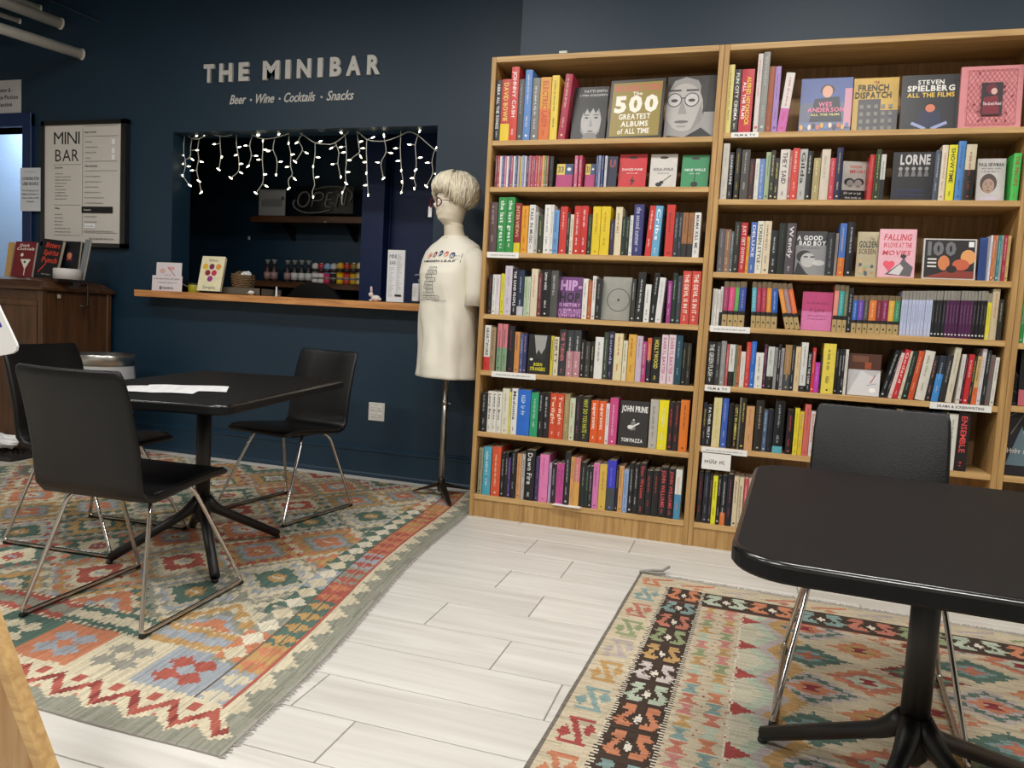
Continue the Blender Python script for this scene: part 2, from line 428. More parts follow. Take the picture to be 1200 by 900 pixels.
fr.build('frame', M['blackedge'], mt)
MB().box(-.01, X1 + .01, 0.0005, .02, -.01, Z1 + .01).build('backing', M['blackedge'], mt)
A.text('MINI', .12, .46, .84, .95, INK, .0); A.text('BAR', .14, .45, .695, .80, INK, .0)
A.rect(.5, .504, .06, .98, INK)
for z in (.665, .32, .06): A.rect(.12, .48, z, z + .003, INK)
for z in (.985, .9, .69, .61, .085): A.rect(.53, .95, z, z + .003, INK)
A.text('Cocktails', .13, .24, .635, .65, INK, .02)
for k in range(9): A.scrawl(.14, .14 + R_.uniform(.08, .22), .585 - k * .027, .594 - k * .027, INK, R_); 
A.text('Wine', .14, .2, .285, .3, INK, .02)
for k in range(6): A.scrawl(.14, .14 + R_.uniform(.1, .26), .235 - k * .03, .245 - k * .03, INK, R_)
A.text('Beer & Cider', .53, .68, .93, .945, INK, .02)
for k in range(4): A.scrawl(.54, .54 + R_.uniform(.05, .2), .85 - k * .045, .86 - k * .045, INK, R_)
for z in (.83, .755, .70): A.rect(.88, .92, z, z + .045, (245, 245, 245))
A.text('Non Alcoholic', .54, .7, .645, .66, INK, .02)
for k in range(6): A.scrawl(.54, .54 + R_.uniform(.14, .3), .56 - k * .045, .57 - k * .045, INK, R_)
A.rect(.5, .9, .255, .31, (20, 20, 22)); A.text('Snacks', .53, .62, .275, .29, (220, 220, 220), .02)
for k in range(2): A.scrawl(.54, .7, .22 - k * .045, .23 - k * .045, INK, R_)
A.rect(.54, .68, .125, .165, (245, 245, 245)); A.scrawl(.56, .66, .138, .15, INK, R_)
A.scrawl(.53, .92, .095, .107, INK, R_); A.scrawl(.6, .93, .03, .045, INK, R_)
A.build('menu_print', M['print'], mt, recalc=False)
st, A = sheet('section_sign', -4.42, -3.966, 2.425, 2.68, YW - .004, 'grey section sign above the doorway at the far left', 'sign', (196, 194, 192))
for s_, z in (('Humor &', .66), ('Science Fiction', .45), ('Section', .24)):
    x0 = {0: .48, 1: .28, 2: .5}[[.66, .45, .24].index(z)]
    A.text(s_, x0, .93 if z == .45 else .8 if z == .24 else .77, z, z + .12, INK, .03)
A.build('sign_print', M['print'], st, recalc=False)
st, A = sheet('paper_notice', -3.935, -3.735, 1.70, 2.02, YW - .036, 'white notice LOOKING FOR USED BOOKS taped beside the doorway', 'notice', (214, 216, 220))
A.scrawl(.2, .8, .9, .92, INK, R_)
A.text('LOOKING FOR', .1, .92, .72, .79, INK, .03); A.text('USED BOOKS?', .12, .9, .6, .67, INK, .03)
for k, s_ in enumerate(('Visit our pop up at the', 'Hidden Leaf Books on', 'those weeks at 400', 'Evergreen')):
    A.text(s_, .1 if k < 3 else .32, .9 if k < 3 else .68, .46 - k * .085, .50 - k * .085, INK, .015)
A.build('notice_print', M['print'], st, recalc=False)

# ------------------------------------------------------------------ bar counter and its goods
CY0 = 0.45; CZ = 1.15
cn = empty('bar_counter', (-1.65, YW, 1.15), 0, 'long wooden counter with warm live edge under the bar opening', 'counter')
n = 60; vs = []; fs = []
for i in range(n + 1):
    x = -2.744 + (2.192) * i / n; wv = .004 * math.sin(i * .9) + .004 * math.sin(i * .37)
    for (y, z) in ((CY0 + wv, CZ), (CY0 + wv + .004, CZ - .045), (YW + .2, CZ - .045), (YW + .2, CZ)):
        vs.append((x + 1.65, y - YW, z - 1.15))
for i in range(n):
    for k in range(4): fs.append((i * 4 + k, i * 4 + (k + 1) % 4, i * 4 + 4 + (k + 1) % 4, i * 4 + 4 + k))
fs += [(0, 1, 2, 3), (n * 4 + 3, n * 4 + 2, n * 4 + 1, n * 4)]
# counter outside the opening is only as deep as the wall face
for i in range(n + 1):
    x = vs[i * 4][0] - 1.65
    if x < OX0 + .001 or x > OX1 - .001:
        for k in (2, 3): vs[i * 4 + k] = (vs[i * 4 + k][0], 0.0, vs[i * 4 + k][2])
MB().add(vs, fs).build('counter_top', M['live'], cn)
CZt = CZ + .001
def onc(px, Y=.52): return atY(px, 345, Y).x
# card stack left
def card(px0, px1, py0, Y, lean, label, name='small_card', bg=(226, 218, 220), art=None, cat='card', grp=None, zb=CZt, th=.004, h=None):
    x0, x1 = atY(px0, py0, Y).x, atY(px1, py0, Y).x
    z1 = atY((px0 + px1) / 2, py0, Y).z; hh = h or (z1 - zb)
    t = empty(name, (x0, Y, zb), 0, label, cat, grp); t.rotation_euler = (-lean, 0, 0)
    MB().box(0, x1 - x0, 0, th, 0, hh, bg).build('card', M['paint'], t)
    A = Art(x1 - x0, hh); A.k = 4
    if art: art(A)
    A.build('card_print', M['print'], t, recalc=False); return t
def art1(A):
    A.disc(.25, .7, .12, .08, (220, 180, 170)); A.disc(.6, .8, .14, .06, (225, 170, 175)); A.line((.45, .85), (.85, .45), .03, (190, 130, 140))
    A.text('Wine', .3, .75, .3, .6, (120, 90, 100), .0, .3); A.disc(.85, .3, .05, .04, (90, 40, 70)); A.disc(.15, .35, .05, .04, (90, 60, 100))
def art2(A):
    A.scrawl(.05, .95, .74, .86, (110, 100, 105), R_); A.scrawl(.2, .85, .5, .6, (110, 100, 105), R_); A.text('@tastings', .25, .72, .14, .32, (80, 70, 80), .03)
card(182.5, 212, 307.5, .545, .05, 'pink illustrated card behind the white card at counter left end', art=art1)
card(178, 213, 323, .52, .05, 'low white handwritten card at the left end of the counter', art=art2)
# cookbook on easel
bk = empty('cookbook', tuple(atY(244, 340, .50)), math.radians(-6), 'cream wine cookbook with coloured grape circles on the counter', 'book'); bk.location.z = CZt + .0155
bh = .247; bw = .178
bk.rotation_euler = (math.radians(-14), 0, math.radians(4))
MB().box(-bw / 2, bw / 2, 0, .003, 0, bh, (236, 228, 190)).box(-bw / 2, bw / 2, .026, .029, 0, bh, (30, 28, 30)).box(-bw / 2 - .002, -bw / 2, 0, .029, 0, bh, (236, 228, 190)).build('cover', M['book'], bk)
MB().box(-bw / 2, bw / 2 - .005, .003, .026, .004, bh - .004).build('pages', M['pages'], bk)
A = Art(bw, bh); A.text('Wine', .3, .7, .84, .93, (70, 80, 60), .0); A.text('Simple', .22, .76, .06, .15, (70, 80, 60), .0)
for cx, cz, c in ((.2, .70, (226, 178, 50)), (.48, .70, (120, 40, 80)), (.77, .70, (220, 150, 60)), (.34, .52, (140, 36, 50)), (.62, .52, (196, 44, 84)), (.48, .35, (150, 50, 130))):
    A.disc(cx, cz, .115, .115, c)
A.v = [(x - bw / 2, y - .0003, z) for x, y, z in A.v]; A.build('cover_print', M['print'], bk, recalc=False)
MB().tube([(-.06, -.012, -.006), (.06, -.012, -.006), (.06, .03, -.006), (0, .1, -.006), (-.06, .03, -.006), (-.06, -.012, -.006)], .0025, 6).build('easel', M['blackmetal'], bk)
# yellow tin, tray with basket
p = atY(225, 335, .60)
t = empty('yellow_tin', (p.x, .63, CZt), 0, 'small round yellow tin behind the wine book on the counter', 'tin')
MB().lathe([(.045, 0), (.046, .002), (.046, .055), (.044, .058)], n=24, c=(170, 160, 30)).build('tin_body', M['paint'], t)
MB().lathe([(.047, .055), (.047, .064), (.04, .066)], n=24, c=(60, 62, 40)).build('lid', M['paint'], t)
p = atY(222, 310, .72)
t = empty('dark_clipboard', (p.x, .72, CZt + .055), 0, 'dark slanted tray with pale edge behind the yellow tin', 'tray')
o = MB().box(-.16, .16, -.1, .1, 0, .008, (24, 26, 30)).box(-.16, .16, -.1, -.095, .008, .012, (200, 200, 200)).build('tray_board', M['paint'], t); t.rotation_euler = (0, math.radians(17), 0)
MB().box(-.15, -.05, -.08, .08, -.06, 0, (24, 26, 30)).build('tray_foot', M['paint'], t)
bx0, bx1 = atY(266, 340, .66).x, atY(314, 340, .66).x
t = empty('wooden_tray', ((bx0 + bx1) / 2, .66, CZt), 0, 'low grey wooden tray under the wicker basket on the counter', 'tray')
hw = (bx1 - bx0) / 2
m_ = MB().box(-hw, hw, -.08, .08, 0, .006, (84, 78, 68))
for q in ((-hw, hw, -.08, -.072), (-hw, hw, .072, .08), (-hw, -hw + .008, -.08, .08), (hw - .008, hw, -.08, .08)): m_.box(q[0], q[1], q[2], q[3], 0, .05, (96, 88, 76))
m_.build('tray_box', M['paint'], t)
bcx = atY(285, 330, .66).x; rb = (atY(303, 330, .66).x - atY(268, 330, .66).x) / 2 * .95
rb = min(rb, .076)
t = empty('wicker_basket', (bcx, .66, CZt + .006), 0, 'round brown wicker basket on the grey tray', 'basket')
m_ = MB()
for k in range(11):
    z = .006 + k * .0125; r_ = rb * (.72 + .28 * math.sin(k / 10 * 1.9))
    m_.tube([((r_ + .003 * math.sin(a * 8 + k * 3.14)) * math.cos(a), (r_ + .003 * math.sin(a * 8 + k * 3.14)) * math.sin(a), z + .004 * math.sin(a * 2)) for a in [2 * math.pi * q / 32 for q in range(33)]], .0062, 6, (150, 118, 74))
m_.build('weave', M['basket'], t)
MB().lathe([(rb * .6, .004), (rb * .75, .05), (rb * .8, .12), (rb * .5, .11), (.002, .115)], n=20, c=(40, 30, 20)).build('liner', M['paint'], t)
def crumple(name, loc, r, c, label, cat, sc=(1, 1, .6), m='paper', seed=1, parent=None):
    vs = []; fs = []; N1, N2 = 9, 14
    for i in range(N1 + 1):
        th = math.pi * i / N1
        for k in range(N2):
            ph = 2 * math.pi * k / N2
            d_ = Vector((math.sin(th) * math.cos(ph), math.sin(th) * math.sin(ph), math.cos(th)))
            rr = r * (1 + .45 * noise.noise(d_ * 2.3 + Vector((seed, 0, 0))))
            vs.append((d_.x * rr * sc[0], d_.y * rr * sc[1], d_.z * rr * sc[2]))
    for i in range(N1):
        for k in range(N2): fs.append((i * N2 + k, i * N2 + (k + 1) % N2, (i + 1) * N2 + (k + 1) % N2, (i + 1) * N2 + k))
    o = MB().add(vs, fs, c).build(name, M[m], parent); o.location = loc
    if label: tag(o, label, cat)
    return o
crumple('napkin', (bcx + .028, .66, CZt + .146), .034, (225, 225, 225), 'crumpled white napkin on top of the wicker basket', 'napkin')
crumple('dried_bread', (bcx - .03, .66, CZt + .144), .034, (180, 150, 90), 'straw coloured bundle in the wicker basket', 'food', seed=5, m='basket')
p = atY(299, 338, .62)
crumple('paper_wad', (p.x + .02, .55, CZt + .018), .022, (225, 225, 225), 'small white paper wad beside the grey tray', 'paper', seed=9)
# upright chair back behind the counter, small white peg
p = atY(368, 345, 1.05)
t = empty('round_chair_back', (p.x, 1.05, 0), 0, 'black rounded chair back rising behind the counter', 'chair')
r0 = .26
pts = [(r0 * math.cos(a), r0 * math.sin(a)) for a in [math.pi * k / 24 for k in range(25)]]
MB().prism([(x, z + 1.02) for x, z in pts], -.02, .02, 'y', (12, 12, 13)).build('backrest', M['leather'], t)
for s_ in (-1, 1): MB().tube([(s_ * .15, 0, 1.03), (s_ * .16, .02, 0)], .014, 8).build('post', M['blackmetal'], t)
p = atY(324, 342, .7)
o = MB().lathe([(.012, 0), (.008, .02), (.005, .07), (.001, .075)], n=10, c=(220, 220, 220)).build('candle_stub', M['paint']); o.location = (p.x, .7, CZt)
tag(o, 'small white pointed stub standing right of the grey tray', 'candle')
for px, lb in ((317, 'left'), (322.5, 'right')):
    p = atY(px, 338, .72); o = MB().lathe([(.02, 0), (.022, .05), (.02, .05), (.016, .004)], n=14).build('shot_glass', M['glass']); o.location = (p.x + (.02 if lb == 'right' else -.01), .73, CZt)
    tag(o, 'clear shot glass by the tray, %s of the pair' % lb, 'glass')
# rabbit figurine
p = atY(437, 350, .56); z0 = CZt
def blob(m_, c, rx, ry, rz, col, rot=0, n1=8, n2=12):
    vs = []; fs = []
    for i in range(n1 + 1):
        th = math.pi * i / n1
        for k in range(n2):
            ph = 2 * math.pi * k / n2; v = Vector((rx * math.sin(th) * math.cos(ph), ry * math.sin(th) * math.sin(ph), rz * math.cos(th)))
            v.rotate(Matrix.Rotation(rot, 3, 'Y')); vs.append(v + Vector(c))
    for i in range(n1):
        for k in range(n2): fs.append((i * n2 + k, i * n2 + (k + 1) % n2, (i + 1) * n2 + (k + 1) % n2, (i + 1) * n2 + k))
    m_.add(vs, fs, col, True)
t = empty('rabbit_figurine', (p.x, .58, z0), 0, 'tiny white crouching rabbit figurine with upright ears on the counter', 'figurine')
m_ = MB(); WT = (225, 214, 210)
blob(m_, (.01, 0, .022), .034, .02, .021, WT); blob(m_, (-.026, 0, .045), .017, .013, .015, WT); blob(m_, (.042, 0, .016), .009, .009, .009, WT)
blob(m_, (-.024, 0, .008), .014, .014, .007, WT)
m_.build('body', M['paint'], t)
for s_ in (-1, 1):
    m_ = MB(); blob(m_, (-.024, s_ * .006, .075), .005, .004, .024, (230, 200, 200), -.1); m_.build('ear', M['paint'], t)
# tall menu in acrylic holder
p0, p1_ = atY(452.5, 352, .52), atY(472.5, 352, .52); zt = atY(462, 293, .52).z
t = empty('menu_stand', (p0.x, .52, CZt), 0, 'tall white drinks menu in a clear stand at counter right', 'menu')
mw, mh = p1_.x - p0.x, zt - CZt
MB().box(0, mw, 0, .0015, .004, mh, (226, 226, 228)).build('menu_sheet', M['paint'], t)
MB().box(-.004, mw + .004, .002, .0045, 0, mh + .002).box(-.004, mw + .004, -.035, .05, 0, .002).build('acrylic_holder', M['glass'], t)
A = Art(mw, mh); A.text('MINI', .1, .5, .84, .92, INK, .0); A.text('BAR', .12, .48, .72, .8, INK, .0)
for k in range(17): A.scrawl(.1, R_.uniform(.25, .45), .66 - k * .034, .675 - k * .034, (90, 90, 90), R_)
for k in range(22): A.scrawl(.56, R_.uniform(.7, .88), .9 - k * .034, .915 - k * .034, (90, 90, 90), R_)
A.rect(.5, .88, .12, .155, INK); A.build('menu_print', M['print'], t, recalc=False)
# sanitiser bottles
p = atY(485, 352, .50)
t = empty('label_bottle', (p.x, .53, CZt), 0, 'white labelled bottle standing before the pump bottle', 'bottle')
MB().bbox(-.024, .024, -.015, .015, 0, .125, .006, (224, 224, 224)).build('label', M['paint'], t); MB().bbox(-.0245, .0245, -.0155, .0155, 0, .018, .003, (30, 30, 32)).build('base_band', M['paint'], t)
A = Art(.04, .1)
for k in range(6): A.scrawl(.1, .8, .8 - k * .1, .84 - k * .1, (120, 120, 120), R_)
A.v = [(x - .02, y - .0158, z + .015) for x, y, z in A.v]; A.build('label_print', M['print'], t, recalc=False)
p = atY(490, 350, .62)
t = empty('pump_bottle', (p.x, .64, CZt), 0, 'grey hand sanitiser pump bottle at the counter right end', 'bottle')
MB().lathe([(.03, 0), (.032, .005), (.032, .11), (.02, .125), (.012, .13), (.012, .14)], n=20, c=(90, 110, 115)).build('bottle_body', M['paint'], t)
MB().lathe([(.014, .138), (.014, .158), (.005, .16), (.005, .18), (.012, .182), (.012, .19)], n=14, c=(150, 155, 160)).tube([(0, 0, .186), (-.035, 0, .186), (-.04, 0, .178)], .005, 8, (150, 155, 160)).build('pump', M['paint'], t)

# bar shelves, OPEN tube sign, bottles and cans
S1 = empty('upper_bar_shelf', (-2.1, 1.86, 1.76), 0, 'upper dark wooden shelf on the bar back wall', 'shelf')
zS1 = atY(360, 253, 1.6).z; zS2 = atY(360, 331, 1.6).z
MB().bbox(-.56, .53, -.26, 0, zS1 - .055 - 1.76, zS1 - 1.76, .004).build('board', M['darkwoodh'], S1)
S2 = empty('lower_bar_shelf', (-2.1, 1.86, 1.2), 0, 'lower dark wooden shelf holding the bottles and cans', 'shelf')
MB().bbox(-.66, .535, -.27, 0, zS2 - .05 - 1.2, zS2 - 1.2, .004).build('board', M['darkwoodh'], S2)
for S_, zz, w_ in ((S1, zS1 - .055 - 1.76, .3), (S2, zS2 - .05 - 1.2, .35)):
    for x in (-w_, w_): MB().prism([(-.2, zz), (0, zz), (0, zz - .12), (-.02, zz - .12)], x - .01, x + .01, 'x').build('bracket', M['blackmetal'], S_)
def zo(x, y): return atY(320 + x / 5, 200 + y / 5, 1.66)
t = empty('open_sign', tuple(zo(290, 170)), 0, 'unlit grey neon tube sign reading OPEN on the upper shelf', 'sign')
def ntube(pts, closed=False, r=.0065):
    P3 = [zo(*q) - t.location for q in pts]
    if closed: P3.append(P3[0])
    P3 = arc(P3, .03, 3) if len(P3) > 2 else P3
    MB().tube(P3, r, 6).build('tube', M['neon'], t)
ntube([(180 + 34 * math.cos(a) + 8 * math.sin(a), 168 - 45 * math.sin(a)) for a in [2 * math.pi * k / 14 for k in range(15)]])
ntube([(225, 214), (243, 130), (282, 127), (298, 142), (294, 162), (275, 176), (238, 176)])
ntube([(352, 128), (318, 130), (303, 214), (345, 214)]); ntube([(312, 172), (345, 170)])
ntube([(368, 214), (385, 125), (415, 214), (432, 128)])
ntube([(245, 110), (290, 97), (340, 92), (400, 95), (445, 108), (465, 135), (462, 160), (446, 184)])
ntube([(128, 170), (115, 190), (125, 218), (160, 238), (210, 248), (270, 246), (340, 230)])
bb = MB(); q0, q1 = zo(120, 255), zo(470, 90)
bb.box(q0.x - t.location.x, q1.x - t.location.x, .01, .016, q0.z - t.location.z + .01, q1.z - t.location.z); bb.build('back_panel', M['blackedge'], t)
t.location.z += 0
p0 = atY(302, 252, 1.64); p1_ = atY(335, 222, 1.64)
t, A = sheet('shelf_paper', p0.x + .01, p1_.x, zS1 + .001, p1_.z, 1.64, 'grey paper notice propped on the upper bar shelf', 'paper', (150, 150, 152))
A.scrawl(.2, .85, .62, .66, (90, 90, 90), R_); A.rect(.1, .88, .35, .6, (120, 120, 122)); A.rect(.85, .94, .6, .72, (60, 60, 64)); A.build('paper_print', M['print'], t, recalc=False)
def zc(x, y, Y=1.64): return atY(300 + x / 6, 280 + y / 6, Y)
ords = ['first', 'second', 'third', 'fourth', 'fifth', 'sixth']
for i, (x, yt) in enumerate(((70, 145), (118, 145), (212, 150), (262, 150), (312, 150), (360, 152))):
    p = zc(x, 280); h = zc(x, yt).z - zS2
    t = empty('bitters_bottle', (p.x, 1.66, zS2 + .0005), 0, 'dark glass bottle with pale stopper, %s from left on the bar shelf' % ords[i], 'bottle', 'bottles on the lower bar shelf')
    MB().lathe([(.028, 0), (.03, .004), (.03, h * .55), (.012, h * .68), (.011, h * .82)], n=16, c=(44, 20, 14) if i < 2 else (16, 14, 14)).build('bottle_body', M['paint'], t)
    MB().lathe([(.0305, h * .1), (.0305, h * .42)], n=16, c=(150, 120, 118) if i < 3 else (190, 188, 184)).build('label', M['paint'], t)
    MB().lathe([(.013, h * .8), (.014, h * .88), (.022, h * .95), (.022, h)], n=14, c=(130, 128, 122)).build('stopper', M['paint'], t)
cans = [(408, 168, (180, 178, 174), (200, 200, 196), 'white'), (450, 168, (150, 20, 26), (210, 200, 196), 'red and white'), (492, 172, (110, 150, 190), (190, 40, 90), 'blue and pink'), (537, 172, (170, 170, 170), (30, 30, 30), 'silver and black'),
        (583, 165, (200, 150, 20), (210, 170, 10), 'yellow'), (630, 168, (150, 30, 30), (180, 60, 50), 'red'), (677, 168, (120, 100, 30), (190, 150, 30), 'gold'), (722, 165, (190, 180, 140), (200, 190, 150), 'cream')]
for x, yt, ct, cb, nm in cans:
    p = zc(x, 300); h = zc(x, yt).z - zS2; r_ = .0305
    t = empty('drink_can', (p.x, 1.66, zS2 + .0005), 0, '%s drink can in the row on the lower bar shelf' % nm, 'can', 'cans on the lower bar shelf')
    MB().lathe([(r_ * .85, 0), (r_, .008), (r_, h * .48)], n=18, c=cb).lathe([(r_, h * .48), (r_, h * .9), (r_ * .8, h * .97)], n=18, c=ct).lathe([(r_ * 1.01, h * .2), (r_ * 1.01, h * .3)], n=18, c=(120, 116, 110)).lathe([(r_ * 1.01, h * .55), (r_ * 1.01, h * .72)], n=18, c=(40, 36, 36)).build('can_body', M['paint'], t)
    MB().lathe([(r_ * .8, h * .965), (r_ * .82, h), (r_ * .74, h), (r_ * .72, h * .98)], n=18).build('lid', M['steel'], t)
p = zc(763, 300); h = zc(763, 100).z - zS2
t = empty('wine_bottle', (p.x - .01, 1.68, zS2 + .0005), 0, 'tall black bottle with silver neck at the shelf right end', 'bottle')
MB().lathe([(.033, 0), (.034, h * .5), (.014, h * .68), (.013, h * .75)], n=16, c=(14, 14, 16)).build('bottle_body', M['paint'], t)
MB().lathe([(.0345, h * .12), (.0345, h * .4)], n=16, c=(180, 60, 56)).build('label', M['paint'], t)
MB().lathe([(.0145, h * .7), (.014, h), (.001, h)], n=12).build('neck_foil', M['steel'], t)
p = atY(291, 281, 1.84)
o = MB().lathe([(.001, 0), (.012, .004), (.01, .03), (.001, .034)], n=10, c=(200, 200, 200)).build('wall_hook', M['paint']); o.location = (p.x, 1.85, p.z)
tag(o, 'small white hook on the bar back wall above the basket', 'hook')

# ------------------------------------------------------------------ string lights
YL = .70
t = empty('string_lights', (-1.55, YL, 2.2), 0, 'white icicle string lights glowing along the bar opening top', 'string lights')
def za(p): return atY(190 + p[0] / 7.5, 130 + p[1] / 7.5, YL) - t.location
def zb_(p): return atY(340 + p[0] / 6.6667, 130 + p[1] / 6.6667, YL) - t.location
main_a = [[(130, 175), (175, 180), (220, 205), (250, 240), (300, 250), (345, 240), (385, 212), (430, 205), (510, 222), (580, 222), (650, 195), (700, 170), (770, 195), (820, 225), (885, 248), (960, 242), (1040, 225), (1120, 195), (1170, 180)]]
strands_a = [([(200, 200), (190, 290), (190, 380), (205, 430), (205, 500), (180, 570), (245, 660)], [(165, 283), (180, 392), (232, 487), (180, 572), (245, 655)]),
 ([(262, 245), (250, 320), (250, 405), (205, 430)], [(305, 345), (265, 425), (180, 470), (305, 218)]),
 ([(325, 245), (310, 340), (325, 420), (300, 520), (325, 615), (345, 715)], [(345, 447), (265, 523), (325, 618), (345, 715), (377, 210)]),
 ([(508, 220), (510, 300), (518, 400), (498, 520)], [(460, 292), (525, 405), (498, 515), (515, 195)]),
 ([(655, 195), (650, 290), (675, 420), (678, 530), (600, 595)], [(678, 318), (650, 388), (693, 465), (693, 543), (605, 590)]),
 ([(795, 215), (765, 300), (790, 390), (755, 490)], [(735, 305), (825, 395), (757, 485), (843, 213)]),
 ([(885, 250), (885, 340), (880, 430), (890, 540), (890, 630), (820, 730)], [(905, 340), (850, 428), (903, 558), (915, 660), (825, 722), (885, 262)]),
 ([(990, 240), (970, 340), (1010, 420), (1010, 500), (1000, 570)], [(935, 352), (1040, 447), (1002, 560), (1027, 204)]),
 ([(1115, 200), (1112, 290), (1135, 385), (1125, 480), (1150, 560), (1105, 600), (1120, 690)], [(1112, 288), (1145, 383), (1100, 492), (1165, 597), (1115, 680)])]
main_b = [[(20, 145), (95, 180), (190, 255), (320, 262), (360, 245), (430, 190), (460, 158), (520, 155), (600, 225), (640, 235), (740, 240), (870, 190), (930, 155), (1000, 190), (1130, 305), (1160, 320)]]
strands_b = [([(95, 180), (60, 230), (105, 300), (40, 400)], [(83, 150), (52, 248), (127, 328), (40, 398)]),
 ([(195, 255), (195, 350), (180, 430), (180, 510), (195, 580), (170, 630), (180, 675)], [(235, 238), (218, 362), (180, 432), (210, 518), (180, 670)]),
 ([(355, 250), (385, 330), (370, 400), (395, 520)], [(323, 290), (415, 325), (335, 415), (395, 515)]),
 ([(430, 190), (440, 300), (440, 400), (430, 490), (440, 570), (405, 650), (405, 733)], [(398, 170), (400, 282), (460, 385), (450, 478), (440, 568), (408, 640)]),
 ([(522, 160), (540, 300), (545, 320), (470, 380)], [(552, 240), (550, 355)]),
 ([(600, 225), (595, 300), (600, 400), (600, 490), (605, 570), (610, 665)], [(645, 208), (570, 292), (585, 400), (595, 488), (590, 580), (610, 660)]),
 ([(740, 240), (755, 320), (705, 405), (730, 530)], [(733, 195), (785, 328), (685, 402), (730, 525)]),
 ([(865, 190), (860, 300), (870, 470), (885, 560), (868, 650)], [(865, 140), (825, 292), (845, 390), (868, 468), (873, 553), (868, 640)]),
 ([(995, 195), (975, 270), (985, 370), (985, 460), (965, 525), (985, 590), (968, 608)], [(1012, 158), (935, 263), (1015, 365), (982, 460), (955, 525), (970, 606)]),
 ([(1130, 305), (1105, 395), (1120, 485), (1060, 600)], [(1145, 285), (1075, 405), (1140, 493), (1065, 590)])]
bulb0 = None
def nearest(p, pts):
    best = None
    for a, b in zip(pts, pts[1:]):
        d = b - a; k = max(0, min(1, (p - a).dot(d) / max(d.length_squared, 1e-9))); q = a + d * k
        if best is None or (p - q).length < (p - best).length: best = q
    return best
for fn, mains, sts in ((za, main_a, strands_a), (zb_, main_b, strands_b)):
    for mp_ in mains:
        MB().tube(arc([fn(q) for q in mp_], .05, 3), .0032, 5).build('wire', M['wirew'], t)
    for st_, bl in sts:
        P3 = arc([fn(q) for q in st_], .03, 3)
        m_ = MB().tube(P3, .003, 5)
        for q in bl:
            B_ = fn(q); N_ = nearest(B_, P3); dv = (B_ - N_)
            if dv.length < .012: dv = Vector((random.choice((-1, 1)) * .3, -.5, .3 if random.random() < .5 else -.6)).normalized() * .02; 
            if dv.length > .008: m_.tube([N_, B_], .003, 5)
            dn = dv.normalized()
            if bulb0 is None:
                bm_ = MB().lathe([(.002, -.011), (.004, -.008), (.0047, 0), (.0034, .01), (.001, .017)], n=10)
                bulb0 = bm_.build('bulb', M['bulb'], t); b_ = bulb0
            else:
                b_ = bulb0.copy(); COL.objects.link(b_)
            b_.location = B_; b_.rotation_mode = 'QUATERNION'; b_.rotation_quaternion = dn.to_track_quat('Z', 'Y')
        m_.build('wire', M['wirew'], t)
m_ = MB(); pc = atY(206, 161, .70) - t.location
m_.bbox(pc.x - .011, pc.x + .011, -.01, .01, pc.z - .012, pc.z + .012, .002, (200, 200, 196)); m_.build('wall_clip', M['paint'], t)

# ------------------------------------------------------------------ bookcases
HB = 2.44; T_ = .024; DB = .30
CASES = [(0.0, 1.174, [2.013, 1.774, 1.434, 1.105, .802, .468, .122]), (1.174, 2.490, [2.028, 1.715, 1.366, 1.107, .815, .509, .122]), (2.490, 3.70, [2.02, 1.7, 1.37, 1.10, .823, .51, .122])]
cl = ['light oak veneer bookcase on the left, beside the mannequin', 'wider light oak veneer bookcase in the middle, behind the right table', 'light oak bookcase cut off by the right edge of the photo']
BC = []
for (x0, x1, zs), lb in zip(CASES, cl):
    t = empty('bookcase', (x0, 0, 0), 0, lb, 'bookcase', 'oak veneer bookcases'); BC.append(t)
    g = .0006; W_ = x1 - x0 - g
    for a in (g, W_ - T_): MB().bbox(a, a + T_, 0, DB, 0, HB - .0005, .0015).build('side_panel', M['oak'], t)
    MB().bbox(g + T_ + .0003, W_ - T_ - .0003, .001, DB, HB - .028, HB, .0015).build('top_panel', M['oakh'], t)
    MB().box(g + T_, W_ - T_, DB - .006, DB, 0, HB - .03).build('back_panel', M['oakdk'], t)
    for k, z in enumerate(zs):
        MB().bbox(g + T_ + .0003, W_ - T_ - .0003, .0, DB - .007, z - .026, z, .0015).build('shelf', M['oakh'], t)
    MB().box(g + T_, W_ - T_, .006, .02, 0, zs[-1] - .026).build('kick_board', M['oak'], t)
o = MB().box(.36, .40, -.0, .04, HB + .0005, HB + .012, (200, 196, 186)).build('paper_scrap', M['paint']); tag(o, 'tiny pale scrap lying on top of the left bookcase', 'paper')

def cname(c):
    r, g, b = lin(c)[:3]; r, g, b = [int(c[i:i + 2], 16) for i in (0, 2, 4)]
    mx, mn = max(r, g, b), min(r, g, b); s = (mx - mn) / max(mx, 1)
    if mx < 62: return 'black'
    if s < .16: return 'white' if mx > 205 else 'light grey' if mx > 150 else 'grey' if mx > 95 else 'dark grey'
    import colorsys
    h, _, v = colorsys.rgb_to_hsv(r / 255, g / 255, b / 255); h *= 360
    if s < .34 and mx > 185: 
        if 20 < h < 75: return 'cream'
        if h > 290 or h < 20: return 'pale pink'
        return 'pale blue' if h > 170 else 'pale green'
    nm = 'red' if h < 13 or h > 348 else 'orange' if h < 38 else 'yellow' if h < 68 else 'green' if h < 165 else 'teal' if h < 195 else 'blue' if h < 250 else 'purple' if h < 290 else 'pink'
    if nm in ('orange', 'yellow') and mx < 175: nm = 'brown'
    if nm == 'brown' and mx > 140: nm = 'tan'
    return ('dark ' if mx < 115 and nm not in ('brown',) else '') + nm
ROWS = {}
